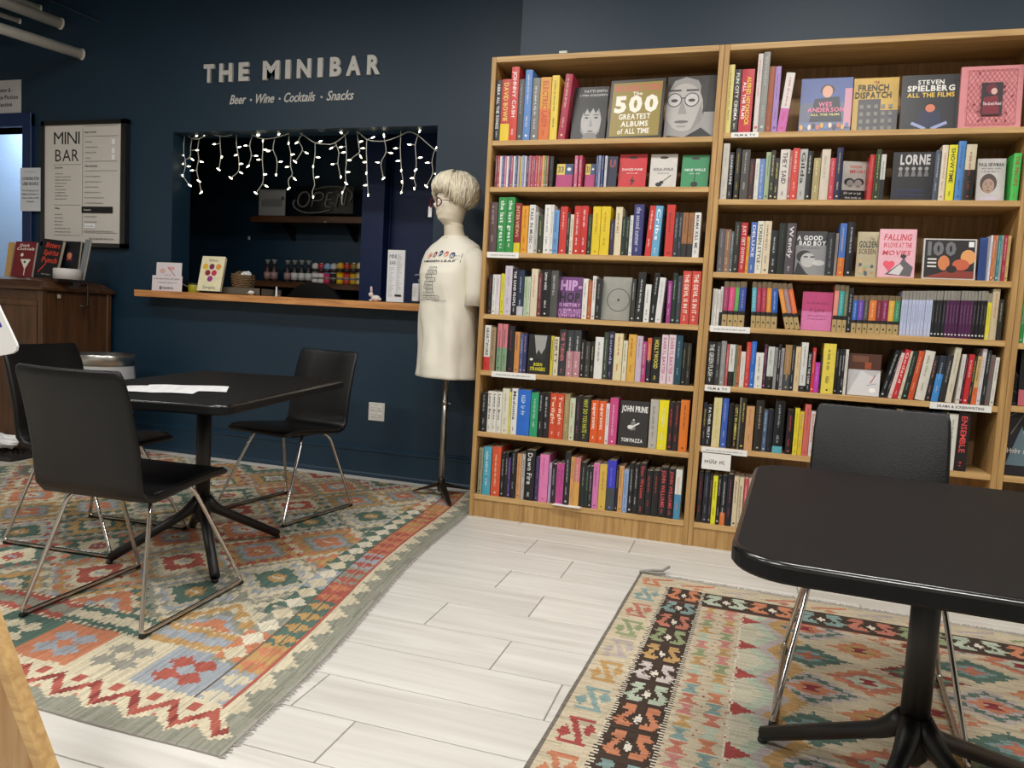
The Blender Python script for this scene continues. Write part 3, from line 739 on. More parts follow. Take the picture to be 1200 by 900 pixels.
ROWS[(0, 0)] = ((560, 50, 4), """62,100,178,26262a,ABBA ALL THE SONGS,e0e0e0;100,143,172,c03a34+e6c828@.28,DAVID BOWIE,e8d060;143,178,107,c8403c+d04030@.5,JOHNNY CASH,f0e6e0;179,206,172,54504e,,b0b0a8;207,240,128,5a86c4,,e0e0f0;243,278,165,787876,,e0e0e0;280,330,163,d89a3c+d8723a@.5,ELECTRIC LADY,c04020;333,367,155,e6c84c,,404040;372,406,150,a8304a,,e0c0a0,4.5""")
ROWS[(0, 1)] = ((560, 165, 4), ';'.join('%d,%d,%d,%s,,d0d0d0' % (78 + k * 10.4, 78 + k * 10.4 + 9.6, 70 + (k % 3), c) for k, c in enumerate('7a3a44 b03a40 d8d0d0 4a62a0 c87a8a e8e0dc 5a4a80 b05a6a d8d8e0 3a5a78 b8a0b0 d0c040 8a9ac0 c8c0d0 5a4a6a b86a7a c0504a 9a4a70 c84a50 c07a60 b04a5a d89a4a 6a8a50 9a5a5a'.split())) + ';330,347,72,1e2420,,606060;447,462,70,c8688a,,e0e0e0;468,482,70,c04a64,,e0e0e0;548,558,70,4a5a8a,,c0c0c0;560,570,70,9098b0,,404040;573,583,70,3a4a80,,c0c0c0;588,598,70,c8c8d0,,404040')
ROWS[(0, 2)] = ((560, 165, 4), """44,82,288,5a4448,,b0a0a0;86,125,265,2e8a44,the last great,e8f0e8;127,162,265,2e8a44,the last great,e8f0e8;163,193,292,8a2430+d8c828@.2,INTERVIEWS,d8b080;197,228,305,dc9a28,,b04020;230,258,300,dcdad6,TALK IN MUSIC,303030;259,275,335,b4b2ac,,404040;277,298,350,39402e,,c8c890;303,334,300,e4e2de,,6a6a6a;335,346,300,e0deda,,6a6a6a;347,372,325,6a98cc,,304050;376,409,308,c83a34,,f0d0c0;410,423,335,2c2c2c,,c0c0c0;424,440,345,d8d0b8,,606050;441,474,305,c4342e,,f0e0e0;475,505,305,c4342e,,f0e0e0;506,526,345,2a3028,,90a080;528,565,308,e0c428,,b06020;567,610,308,e0c428,,b06020;612,632,370,3a3048,,a0a0b0;634,665,310,dccfae,,6a6050;667,684,355,202a22,,80a080;685,703,355,202a22,,80a080;704,718,350,dcdcda,,606060;719,765,298,34366e,the second summer,b8b8d8;780,808,305,c83630,,f0e0d0,3;810,845,305,66a6cc,Cribs,f0f0f0,2;872,910,300,c83630,,303030;912,930,335,30363c,,a0a8b0;931,948,337,28303a,,a0a8b0;949,974,337,9a6a44+303030@.3,,303030;975,1001,337,9a6a44+303030@.3,,303030;1003,1033,337,dedcd8,MAMA KILL ME,404040;1036,1066,308,d8c8b8,,303030""")
ROWS[(0, 3)] = ((555, 300, 4.138), """65,84,88,241e22,,a05050;85,103,90,dcdcd6,,606060;104,122,90,d8d0d4,,b06080;123,143,85,d8cf3c,,707020;144,178,48,c8c0cc,,a080b0;179,205,60,1c1c22,THE SAND PEOPLE,e0e0e0;206,236,68,26304a+c0c0c8@.2,,c0c8d8;238,253,100,a8bc9c,,607050;254,268,100,c0ccb4,,607050;270,302,62,d8ccb0,,c06880;304,322,82,6a3038,,d0a0a0;323,364,66,1a1a1c+1a1a1c@.3,,e0e0e0;366,400,70,50504e,,c0c0c0;521,545,110,e0ded6,,808070;546,566,120,b05a34,,e0c0a0;567,584,97,dcdcd8,,a04050;585,611,112,26282a,,a0a0a0;756,777,112,3a3a38,,d0d0d0;778,814,78,242426,,e0e0e0,2;820,848,138,dededa,,606060,1;850,876,82,1c1e20,,d0d0d0,3;878,906,105,dcdcdc,,a0a0a0,3;930,950,120,9a3a84,,e0c0e0;952,974,82,22302a,,b0c0b0;975,998,95,3c4248,,a0a8b0;1000,1040,73,cc4a40,THE DEVIL IS IN IT,f0e8d8;1042,1087,73,cc4a40,THE DEVIL IS IN IT,f0e8d8""")
ROWS[(0, 4)] = ((550, 370, 4.138), """65,95,46,dedcd4+c83434@.3,HEARTWORK,303030;96,120,55,9a8468,,605040;127,150,38,c87a80+7a9a7a@.5,,304050;152,176,40,c87a80+7a9a7a@.5,,304050;180,209,50,22222a,,a04050;213,237,78,c8894a,,404060;238,253,85,4a5a8a,,c0c0d0;254,270,85,3a3a64,,c0a0a0;388,402,98,c8b83c,,404030;403,426,103,d4ccb4,DIRTY,303030;427,462,67,34363a,THE TURNER,c87070;465,496,70,3a3c3e+b8848c@.55,,e0e0e0;498,531,70,3a3c3e+b8848c@.55,,e0e0e0;532,553,115,202020,,d0d0d0;554,578,125,3c3a36,,a0a0a0;580,599,125,24221e,,d0d0a0;600,640,103,dededa,,606060;642,664,80,3a463a,,b0c0b0;665,691,75,26263a,Sounds,a0a0c0;693,733,85,dccfa4,,c03030;735,757,120,dcd6be,,707050;760,798,90,d8a84a,,a04828;799,828,98,c4b4c8,,705070;829,850,125,b0447a,,e0e0e0;851,872,107,cc6a44+302c3a@.5,,e0e0e0;877,918,103,1c1e1e,HOLLYWOOD,e0d060;920,951,92,dcc8d0,DARRYL BAXTER,b05080;953,987,92,dcc8d0,DARRYL BAXTER,b05080;988,1021,95,244654,,90b0c0;1022,1043,130,1e2022,,a0a060;1044,1065,133,2a2a28,,a09050;1067,1101,127,dedcd6,,a08060""")
ROWS[(0, 5)] = ((545, 445, 4.138), """72,101,60,1e1e22,,a0a0a0;102,125,55,dad8ce,Lenny Bros,404040;126,147,57,dad8ce,Lenny Bros,404040;148,171,58,dad8ce,Lenny Bros,404040;172,205,42,d8d4c0,,909080;206,215,60,d8d060,,404030;216,245,42,dedede,Madonna,303030;246,307,47,2a6ac8,,c0d8f0;309,346,62,2c9a6a,,c0e0d0;348,371,62,1e1e20,,c8c8c8;372,400,62,1e1e20,,c8c8c8;402,436,65,cc4a2c,Twilight,f0d8c0;437,470,67,cc4a2c,Twilight,f0d8c0;472,497,68,a08c60,,e0d0a0;499,525,88,c4ccb0,,a04050;526,552,78,2a2222,,906080;553,597,80,202222,WHY DO YOU HATE,c8c83c;601,637,100,dc5a24,supersonic,f0e8e0;639,673,103,dc5a24,supersonic,f0e8e0;674,691,115,dcd4d4,,b04040;692,730,87,c84a84,,e8d0e0;885,925,95,b4b0a8,,707070;927,973,98,e6d81c+e6d81c@.7,,d8d8d8;975,1001,108,2a2224,,d04040;1002,1028,108,2a2224,,d04040;1030,1072,98,dc7628,,404030;1074,1090,140,6a6a9a,,c0a0c0""")
ROWS[(0, 6)] = ((540, 510, 4.138), """78,99,60,8a8a70,,40304a;101,138,55,4aa0b8,,e0e8e8;142,184,55,d05434,,f0d0b0;187,204,85,1e2022,,b0b0b0;205,221,85,1e2022,,b0b0b0;222,234,110,4a3070,,a090c0;235,260,75,1c1c20,,a0a0a8;262,284,90,c89464,,b05040;286,302,92,b8b4b0,,303030;303,350,70,18181a,Dawn Fire,d0d0d0;352,371,105,3e3058,,8070a0;373,415,92,dc7cb0,,b05090;418,431,135,b49ac0,,604070;432,454,140,26262a,,b0b0b0;455,473,137,c04a90,,603050;474,491,137,c04a90,,603050;493,520,80,202224,,c0c0c0;522,540,105,d09a60,,805030;541,568,108,cc7a78+d4a050@.5,,e0d0d0;569,597,130,1e2224,,909090;598,612,150,1c2a22,,70a070;613,630,150,242424,,c0a0c0;632,660,135,d078b0,,603050;662,698,140,d4b050,,806020;700,740,120,3a3abc+40464c@.45,,8080e0;742,754,150,1e1e1e,,a09050;756,778,150,d09a60,,805030;779,802,165,8aa4cc,,506090;803,826,135,1e1e20,,d0d0d0;828,851,140,1e1e20,,d0d0d0;853,885,135,241c1e,Doc Watson,d04a4a;887,917,170,1c1c1e,,c04a4a;919,950,170,1c1c1e,,c04a4a;952,991,155,1a1a1c,JOHN WILLIAMS,d04a54;993,1026,160,1a1a1c,JOHN WILLIAMS,d04a54;1028,1059,165,dcdcd4+4a8ab0@.5,,d08040;1061,1085,165,4a86b8,,c0d8e8""")
ROWS[(1, 0)] = ((840, 50, 6.316), """52,98,165,d8c878,,605a3a;100,150,198,2c2a28,FUN CITY CINEMA,e6e2d8;155,247,197,c0323e,ALFRED HITCHCOCK,e8c83c;265,302,82,d8ccc8,,c06060;304,353,72,8a8a86,,c0c0c0;355,399,178,984e30,,b06a50;400,441,178,a484c0,,604a80;443,508,228,dcd4d0+cc6aae@.4,,c04a60,5""")
ROWS[(1, 1)] = ((835, 155, 6.316), """52,100,85,c4beb4,,a0a098;103,138,150,1a1a1c,GANDOLFINI,d0d0d0;150,188,120,201e1c,,c8a84a;195,255,130,4a4642+4a4642@.7,,c0c0b8;258,296,200,3a2424,,a04a4a;299,330,197,d8d4cc,,a0a0a0;331,370,197,6a86c0,,c0d0e8;373,409,147,9aae8a,,405040;411,442,135,2e2620,,d8d0b0;444,476,190,26262a,,d8d840;478,547,128,d4ccc4,THEY SAID,403a3a;548,568,135,a85a54,,e0c0c0;569,618,120,d0463c,,f0d0c8;620,678,125,b4b4b0,Gilda,202020;680,718,140,222422,,d8dcd0;727,780,190,a8996a,,e0d8b0;783,847,127,d0c4b4,,a09a8a;850,892,190,c04450,,e8a0a8;893,938,115,20264a,,d8c890;1140,1178,165,b82c2c,,e08080;1179,1187,160,3a4a2a,,a0b070;1188,1222,125,263018,,b8c878;1223,1258,165,c8c8c0+1e2022@.45,,303030;1622,1660,135,4a5260,,d0d0d0;1666,1712,95,d8ccb8,,c07a6a;1716,1778,95,dcd428,SHOWTIME,303030;1785,1840,65,4a80c0,,30507a;1842,1918,92,c8bca0+1c1a1a@.55,,903a34;2200,2258,155,44b850,THE PIN UPS,a03a20""")
ROWS[(1, 2)] = ((830, 245, 6.316), """60,105,145,5e5a5e,,a0a0a0;107,150,150,8a6a58,,e0c890;151,171,165,5a6a70,,c0d0d0;173,216,95,2c2a28,,a0a090;218,268,100,b82a30,JUST GET DOWN,e8d8d0;269,290,205,dca030,,804010;292,337,98,4a6ab0,DELUXE,e0e0e8;339,388,90,dcd8c8,SCREEN STYLE,303030;390,442,90,d8c8ac,,304050;445,498,158,1e2426+1e2426@.5,,d0d0d0;500,555,105,1e2420,,405040;557,625,105,50484e,Wendy,d8d0d8;862,918,175,2a2c30,,909aa0;922,942,180,8a8078,,404040;948,998,105,4a70b8+d0703a@.35,,e0c040;1003,1058,97,1c1c20,,c8c8d0;2062,2078,195,d8d8e0,,4060a0;2080,2100,195,c87040,,e0d0c0;2101,2118,195,c8a080,,805030;2119,2140,195,3a8088,,c0d8d8;2141,2160,195,a0a8a0,,404040;2161,2188,195,a82e40,,e0b0b0;2190,2212,197,c8ac70,,806030""")
ROWS[(1, 3)] = ((825, 320, 6.316), """50,65,115,d0ccc6,,909090;66,82,117,d8d4ce,,909090;83,104,120,d8d4ce,,909090;105,125,100,c8c8c4+202022@.35,,303030;128,165,62,a03a60,F,c890a0;168,210,62,d84a80,F,f0a0c0;212,243,62,5aa050,F,a0d090;245,293,62,3a4a98,F,a0a8e0;345,378,65,5aa8b8,F,c0e8f0,-2;380,415,65,a83050,F,e090a0,-2;417,453,65,a83a4a,F,e090a0,-2;455,489,68,dc9030,F,f0d090,-2;491,537,72,2a58a8,F,a0c0f0,-2;602,636,82,dc8c38,F,f0d090,-14;638,672,82,9a7a80,F,d0b0b0,-14;675,712,85,dc6a38,F,f0b090,-14;943,976,85,dc8878,F,f0c0b0;979,1016,88,3aa0a0,F,b0e0e0;1018,1046,90,6a7058,F,b0b890;1048,1083,110,1c1e20,,b0b0b0;1085,1121,165,3a68b8,F,a0c0f0;1123,1163,165,6a48a8,F,b0a0e0;1166,1204,165,504a48,F,a0a0a0;1206,1258,165,dc7a38,F,f0c090;1259,1299,165,7a2a38,F,c08090;1301,1345,165,8a2a58,F,d0a0c0;1348,1391,168,d8a840,F,f0e0a0;1393,1433,170,3a8a60,F,a0d8c0;""" +
 ';'.join('%.1f,%.1f,132,%s,B,%s' % (1442 + k * 25.3, 1442 + k * 25.3 + 24, c, t_) for k, (c, t_) in enumerate([('b8c0dc', '8090b0')] * 9 + [('1c1e22', '808080')] * 4 + [('4a1e48', 'a080a0')] * 8 + [('1c1a1e', '909090')] * 4)) + ';2072,2102,150,dcd040,B,a0a040;2105,2158,118,c8b898,,c85a3a;2160,2192,195,2e2c28,,b0a890;2196,2248,205,d8ccac,,b8ac90')
ROWS[(1, 4)] = ((820, 385, 6.316), """38,107,95,1c1c1e,THE GREEN FLASH,d0d0c8;108,136,100,3a3a3a,,c0c0c0;138,176,92,8c8c8c,,c8c8c8;180,199,115,b8504c,,e0c0c0;201,243,117,d0d0cc+202020@.35,,404040;245,261,120,6a7a5a,,304030;262,286,125,b0684a,,303030;288,323,170,d8d4cc,,a0a0a0;325,360,100,c83c34,,e0a0a0;361,397,95,2a68c0,,a0c8f0;399,456,177,dcdad4,,606060;457,480,115,4a2840,,c080a0;485,533,133,c4c8c4+1e2020@.3,,808080;535,557,140,8c8c8a,,505050;560,581,115,202224,,d8d8d8;582,605,145,9a969c,,303030;610,659,120,9a7a50+40464c@.35,,d8b080;661,684,120,20242a,,b0b0b0;688,726,133,d4bc94,,a08a6a;728,778,102,d4d4d0+202228@.12,,808080;780,812,175,202226,DALLAS THE GAME,d0d0d0;814,837,142,c8383c,,e0b0b0;838,874,250,b840b0,,e0a0e0;875,889,200,2a2224,,a04040;891,983,110,e0cc50,,3a3a30;985,1008,150,18181a,,909090;1010,1031,152,202024,,d0d0d0;1032,1053,152,202024,,d0d0d0;1055,1077,155,d8d4cc,,808080;1332,1362,158,1c2020,,c8c8c8,13;1366,1388,158,202428,,d0a0b0,13;1391,1418,178,dcc4bc,,b0a0a0,11;1421,1462,155,c02a34,Godard,f0c0c0,10;1465,1488,165,d4ccb4,,a09a80,9;1491,1530,165,1c2a24,,80a090,8;1536,1578,165,c8502c,,e0b090,8;1590,1662,165,d4d0c4,,909080,7;1666,1704,200,24242a,,c87a5a,6;1708,1760,200,242c3a+3a86cc@.6,,c0c8d0,6;1764,1812,195,26282a,,b0b0b0,6;1816,1862,140,d0c8b4,,a0a090,5;1890,1918,190,d4d0c8,,909090,3;1921,1938,190,4a1c2c,,c08090,3;1940,1978,190,c02a30,,f0c0c0,3;1980,2004,205,30302a,,d8c850,3;2006,2040,205,c8a870+dc6a3a@.35,,303030,3;2044,2074,150,d4ccd0,,a09aa0,2;2077,2106,160,22262a,,b0b0b0,2;2108,2140,195,6a6260,,a03a3a,2;2143,2172,212,d8d4cc,,808080,2""")
ROWS[(1, 5)] = ((810, 450, 6.316), """72,98,140,201e30+201e30@.8,,d0c040;100,138,155,1c1e20,FATHER FIRST,d8d8d8;145,204,100,d4c894,,c0b030;210,254,105,3a5ab0,,b0c0e8;258,294,150,121214,,303030;298,332,155,38342a+301a1a@.35,CITY IN AMERICA,d8d060;334,348,100,6a6658,,b0a880;350,384,105,26241c,,d8c84a;387,446,163,c8986a,,a07048;455,516,120,26221e,,b0a890;517,546,190,4a5e7a,,c0d0e0;548,590,190,1a1c28,,404050;595,668,125,16181a+58a8b8@.13,,a0b0b0;690,736,190,1e1618,,d84a5a;745,779,178,dccc30,,a09020;781,812,203,d8b838,,3060b0;815,859,150,cc6660,,a84a4a;862,900,200,d0ccc8,Soundtracks,c05a3a;903,937,215,8a8460,,304a30;940,975,150,20242a,,808080;978,1010,150,3a3030,,808080;1013,1050,155,6a5040,,808080;1053,1110,155,1c1c20,,808080;1113,1160,160,60605a,,303030;1163,1200,165,8a2e2e,,c0a0a0;1203,1260,170,22262c,,c0a0a0;1263,1300,170,c0b8a8,,a0a0a0;1303,1360,175,202020,,c0c0c0;1363,1420,180,2a3a5a,,c0c0c0;1423,1480,185,202020,,c0c0c0;1483,1530,185,b0a080,,c0c0c0;1533,1600,190,202020,,c0c0c0;1603,1670,195,4a3030,,c0c0c0;1673,1730,200,202020,,c0c0c0;1743,1790,205,1a2440,,d08030;1793,1822,205,20222a,,a0a0a0;1824,1848,205,2a3228,,a0a0a0;1850,1868,210,8a8a80,,a0a0a0;1872,1938,218,d4d2c8,,808080;1941,2032,210,1e1618,ENSEMBLE,d84a4a""")
ROWS[(1, 6)] = ((800, 520, 6.92), """105,142,225,24181c,,a04050;150,194,225,20222c,,8088a0;197,219,240,2a2426,,a08a70;222,260,258,dcd828,,404020;262,290,260,1a1a1e,,c0c0c0;293,334,255,20242c+dc7438@.25,,e0e0e0;338,386,245,1a1a24,,a05060;390,428,265,d4c4a4,,303030;430,470,275,d4c4a4,,303030;474,505,280,c04a54,,f0d0d0;508,540,285,c8b8a0,,505050;543,590,290,222226,,b0b0b0;593,640,295,3a4a6a,,c0c0c0;643,700,300,d0d0c8,,606060;703,760,305,8a2a2a,,e0c0c0;763,820,310,222226,,b0b0b0;823,880,315,c8b070,,505050;883,940,320,222226,,b0b0b0;943,1000,325,2a4a3a,,b0b0b0""")
SH = ['top', 'second', 'third', 'fourth', 'fifth', 'sixth', 'bottom']; CN = ['left', 'middle']
def ordn(n): return '%d%s' % (n, 'th' if 10 <= n % 100 <= 20 else {1: 'st', 2: 'nd', 3: 'rd'}.get(n % 10, 'th'))
YSP = .014
BOOKS = []
for (ci, ri), ((ox, oy, s_), txt) in ROWS.items():
    z = CASES[ci][2][ri]; prev = CASES[ci][0] + T_ + .001; row = []
    for q in [e for e in txt.split(';') if e.strip()]:
        e = q.strip().split(','); xa, xb, tp = float(e[0]), float(e[1]), float(e[2]); colr = e[3]; lean = float(e[6]) if len(e) > 6 else 0
        px0, px1, pt = ox + xa / s_, ox + xb / s_, oy + tp / s_
        # base pixel row: where this x meets the shelf top
        zz = CAM.z
        d0 = ray(px0, 0); 
        def xs(px):
            lo, hi = 0, 900
            for _ in range(30):
                m = (lo + hi) / 2
                if atY(px, m, YSP).z > z: lo = m
                else: hi = m
            return atY(px, lo, YSP).x, lo
        (X0, yb), (X1, _) = xs(px0), xs(px1)
        h = atY(px0 - (yb - pt) * -.06, pt, YSP).z - z
        if lean: h /= math.cos(math.radians(lean))
        th = X1 - X0
        if X0 < prev + .0004: X0 = prev + .0004
        th = X1 - X0 - .0004
        if th < .004: continue
        if lean:
            a = math.radians(abs(lean)); th2 = th * math.cos(a)
        else: th2 = th
        prev = X0 + th
        if prev > CASES[ci][1] - T_ - .001: continue
        row.append(dict(ci=ci, ri=ri, x=X0, th=th2, h=min(h, .375 if ri == 0 else .325), c=colr, title=e[4], tc=e[5] if len(e) > 5 else 'd0d0d0', lean=lean, z=z, area=(px1 - px0) * (yb - pt), span=th))
    BOOKS += row; ROWS[(ci, ri)] = row
FACE = []   # filled below: (ci, ri, x) of the books shown face out
brng = random.Random(11)
def hexc(c): return tuple(int(c[i:i + 2], 16) for i in (0, 2, 4))
def book_parts(b):
    """three coloured pieces of one book in its own coordinates (origin: lower left of the spine)"""
    w_, h = b['th'], b['h']; dp = min(.215, max(.12, h * brng.uniform(.62, .72))); c1 = b['c'].split('+'); main = hexc(c1[0]); cv = MB(); t_ = .0016 if w_ > .007 else .0008
    cv.box(0, t_, .001, dp, 0, h, main).box(w_ - t_, w_, .001, dp, 0, h, main)
    bands = [(0, 1, main)]
    if len(c1) > 1: cc, fr_ = c1[1].split('@'); bands = [(0, float(fr_), hexc(cc)), (float(fr_), 1, main)]
    if b['title'] == 'F': bands = [(0, .26, (176, 152, 104)), (.26, .345, (34, 32, 30)), (.345, .87, main), (.87, 1, (110, 94, 70))]
    if b['title'] == 'B': bands = [(0, .8, main), (.8, 1, (140, 136, 128))]
    rd = .25 if w_ > .02 else 0
    for a, e_, cc in bands:
        z0, z1 = a * h, e_ * h
        if rd:
            n_ = 4; vs = []; 
            for k in range(n_ + 1):
                xx = w_ * k / n_; yy = -.0025 * math.sin(math.pi * k / n_)
                vs += [(xx, yy, z0), (xx, yy, z1)]
            cv.add(vs, [(2 * k, 2 * k + 2, 2 * k + 3, 2 * k + 1) for k in range(n_)], cc, True)
        else: cv.box(0, w_, 0, .001, z0, z1, cc)
    pg = MB().box(t_, w_ - t_, .001, dp - .004, .003, h - .004, (206, 196, 172))
    A = Art(h, w_); A.k = 30 if rd else 2
    A_y = -.0028 if rd else -.0003
    tc = hexc(b['tc']); ttl = b['title']
    if ttl == 'F': A.scrawl(.2, .6, .35, .65, tc, brng); A.rect(.86, .9, .35, .65, (40, 36, 30))
    elif ttl == 'B': A.scrawl(.3, .7, .35, .6, tc, brng); A.disc(.93, .5, .02, .02, (200, 200, 200), 8)
    elif ttl:
        A.text(ttl, .06, .68 if len(ttl) < 12 else .8, .26, .74, tc, .015)
        A.scrawl(.84, .94, .35, .6, tc, brng)
        if ttl.startswith('ALFRED'): A.v = []; A.f = []; A.c = []; A.sm = []; A.text(ttl, .12, .88, .45, .78, tc, .03); A.text('ALL THE FILMS', .2, .78, .16, .4, (240, 225, 220), .03)
    elif w_ > .006:
        zz = brng.choice([(.34, .6), (.4, .66), (.36, .58), (.3, .62)]) if w_ > .02 else (.3, .68); a0 = brng.uniform(.06, .16)
        A.scrawl(a0, a0 + brng.uniform(.35, .5), zz[0], zz[1], tc, brng)
        if brng.random() < .7: A.scrawl(.66, .82, .35, .62, tc, brng)
        if brng.random() < .6: A.disc(.93, .5, .018, .02, tc, 8)
    A.v = [(z_, A_y - .00002 * (i % 3), h - x_) for i, (x_, y_, z_) in enumerate(A.v)]
    return cv, pg, A
BOOKS.sort(key=lambda b: -b['area'])
NB = 300 - 26          # 26 further books stand face out or lie elsewhere
for k, b in enumerate(BOOKS): b['single'] = k < NB

# ---- books shown face out
def man_bust(A, hair, skin, top, cx=.5, cz=.45, r=.3, glasses=False):
    A.disc(cx, cz + r * .25, r * 1.15, r * 1.5, hair); A.disc(cx, cz, r * .82, r * 1.15, skin)
    A.poly([(cx - r * 1.6, 0), (cx - r * .9, .12), (cx + r * .9, .12), (cx + r * 1.6, 0)], top)
    for s_ in (-1, 1):
        A.disc(cx + s_ * r * .34, cz + r * .16, r * .13, r * .07, (40, 36, 34), 10); A.rect(cx + s_ * r * .34 - r * .18, cx + s_ * r * .34 + r * .18, cz + r * .30, cz + r * .335, hair)
        if glasses: A.ring(cx + s_ * r * .36, cz + r * .15, r * .3, r * .05, (50, 50, 50), 20)
    A.poly([(cx - r * .02, cz + r * .12), (cx + r * .12, cz - r * .2), (cx - r * .1, cz - r * .2)], tuple(int(v * .8) for v in skin)); A.disc(cx, cz - r * .42, r * .26, r * .06, tuple(int(v * .55) for v in skin), 12)
def patti(A):
    H = (24, 22, 22); A.disc(.56, .36, .36, .5, (132, 130, 128)); A.disc(.56, .34, .29, .42, (168, 166, 164)); A.poly([(.3, 0), (.42, .14), (.7, .14), (.8, 0)], (120, 118, 116))
    A.poly([(.0, 0), (.0, .7), (.5, .8), (.34, .6), (.26, .4), (.28, .1), (.22, 0)], H); A.poly([(.98, 0), (1, .7), (.55, .8), (.78, .6), (.86, .4), (.82, .1), (.88, 0)], H)
    A.poly([(.2, .74), (.9, .74), (.82, .5), (.76, .6), (.68, .5), (.6, .6), (.5, .5), (.42, .6), (.34, .48)], H)
    for x in (.42, .7): A.disc(x, .42, .06, .025, (40, 38, 38), 10); A.rect(x - .08, x + .08, .465, .48, (60, 58, 58))
    A.poly([(.55, .42), (.61, .26), (.51, .26)], (140, 138, 136)); A.disc(.56, .17, .09, .022, (90, 86, 86), 12)
    A.text('PATTI SMITH', .3, .95, .89, .94, (225, 225, 225), .0); A.text('LYNN GOLDSMITH', .18, .98, .82, .86, (225, 225, 225), .0)
def five(A):
    A.rect(.05, .95, .03, .95, (140, 120, 40)); A.text('ROLLING STONE', .1, .92, .81, .91, (196, 80, 80), .03); A.text('The', .42, .6, .73, .79, (230, 225, 210), .02); A.text('500', .1, .9, .45, .72, (232, 226, 212), .05)
    for k, s_ in enumerate(('GREATEST', 'ALBUMS', 'of ALL TIME')): A.text(s_, .2 + .05 * (k == 1), .78 - .03 * (k == 1), .32 - k * .125, .41 - k * .125, (232, 226, 212), .03)
def lennon(A):
    H = (58, 54, 52); A.rect(0, 1, 0, 1, (150, 148, 146)); A.rect(.72, 1, .42, 1, (36, 34, 34)); A.poly([(.66, 1), (.82, 1), (.78, .5), (.66, .3)], H)
    A.disc(.36, .5, .37, .5, (178, 174, 170)); A.poly([(0, 1), (0, .35), (.03, .75), (.14, .93), (.36, .99), (.6, .93), (.72, .75), (.74, .35), (.8, .6), (.78, 1)], H)
    A.poly([(.5, .1), (.72, .3), (.7, .6), (.6, .3)], (140, 136, 132))
    for x in (.16, .5): A.disc(x, .62, .14, .13, (196, 194, 192)); A.disc(x, .61, .07, .035, (70, 66, 64), 12); A.ring(x, .62, .145, .018, (60, 58, 58), 24); A.rect(x - .12, x + .12, .76, .785, H)
    A.line((.3, .65), (.36, .65), .02, (60, 58, 58)); A.poly([(.31, .64), (.42, .4), (.25, .4)], (150, 146, 142)); A.disc(.33, .27, .14, .028, (112, 104, 102), 12); A.disc(.33, .2, .1, .02, (160, 156, 152), 12)
    A.poly([(0, 0), (.08, .05), (.4, .02), (.62, .12), (.72, .17), (.9, .06), (1, 0)], (28, 28, 30)); A.scrawl(.86, .96, .6, .9, (200, 200, 200), R_)
def q333(col, ttl, tc, kind):
    def f(A):
        A.disc(.5, .9, .16, .05, (60, 50, 50)); A.text(ttl, .12, .88, .52, .61, tc, .02, 0, .09, True); A.scrawl(.3, .72, .42, .46, tc, R_)
        if kind == 0: A.poly([(.55, .35), (.42, .2), (.5, .2), (.44, .05), (.62, .24), (.53, .24)], (30, 26, 26))
        if kind == 1: A.line((.35, .1), (.8, .38), .03, (30, 30, 30)); A.disc(.36, .11, .12, .08, (30, 30, 30)); A.disc(.46, .17, .08, .06, (30, 30, 30))
        if kind == 2: A.line((.5, .1), (.5, .5), .025, (24, 40, 30)); A.disc(.5, .12, .13, .1, (24, 40, 30))
    return f
def duo(A): A.rect(0, .5, .55, 1, (210, 186, 80)); A.rect(.5, 1, .55, 1, (50, 70, 110)); A.text('33', .08, .42, .65, .9, (70, 60, 40), .02); A.disc(.75, .78, .12, .1, (220, 225, 235)); A.rect(0, 1, 0, .55, (170, 50, 110))
def hiphop(A):
    for s_, a, b_, z0, z1, tc in (('HIP-', .06, .96, .68, .92, (196, 150, 200)), ('HOP', .06, .9, .4, .62, (30, 24, 34)), ('IS HISTORY', .06, .94, .28, .36, (196, 150, 200)), ('QUESTLOVE', .04, .98, .04, .22, (190, 140, 190))): A.text(s_, a, b_, z0, z1, tc, .05)
    A.rect(0, 1, .655, .665, (60, 30, 66))
def record(A): A.ring(.58, .47, .40, .02, (36, 36, 36), 40); A.disc(.58, .47, .04, .04, (30, 30, 30))
def mist(A):
    A.poly([(.25, .98), (.85, .98), (.75, .45), (.4, .45)], (150, 150, 148)); A.poly([(.3, .4), (.5, .62), (.62, .5), (.8, .68), (.85, .35)], (40, 40, 40)); A.disc(.17, .36, .08, .06, (210, 210, 205))
    A.text('BORN', .3, .7, .2, .28, (210, 200, 40), .03); A.text('STRANGERS', .14, .86, .08, .17, (210, 200, 40), .03)
def prine(A):
    A.text('JOHN PRINE', .06, .96, .76, .89, (225, 225, 222), .035); A.text('TOM PIAZZA', .12, .85, .09, .17, (225, 225, 222), .03)
    A.disc(.5, .58, .035, .03, (210, 210, 206)); A.poly([(.42, .55), (.56, .55), (.58, .36), (.4, .34)], (120, 118, 116)); A.line((.34, .38), (.7, .52), .05, (220, 218, 214)); A.disc(.4, .42, .1, .07, (215, 212, 208))
def wes(A):
    A.rect(0, 1, .55, 1, (74, 92, 150)); A.rect(0, .3, .2, .55, (90, 96, 120)); A.poly([(.2, .2), (.28, .62), (.75, .66), (.84, .2)], (34, 36, 50)); A.disc(.52, .78, .14, .12, (70, 50, 44)); A.disc(.52, .75, .10, .13, (214, 160, 136))
    A.rect(.86, 1, .1, .8, (200, 140, 160)); A.text('WES', .36, .62, .48, .56, (216, 110, 140), .03); A.text('ANDERSON', .15, .86, .38, .46, (216, 110, 140), .03); A.text('ALL THE FILMS', .22, .78, .31, .35, (226, 210, 130), .02)
    for k in range(12): A.disc(.05 + k * .08, .1 + .03 * (k % 2), .035, .06, [(210, 160, 60), (90, 120, 170), (220, 200, 180), (60, 60, 80), (190, 110, 90)][k % 5], 10)
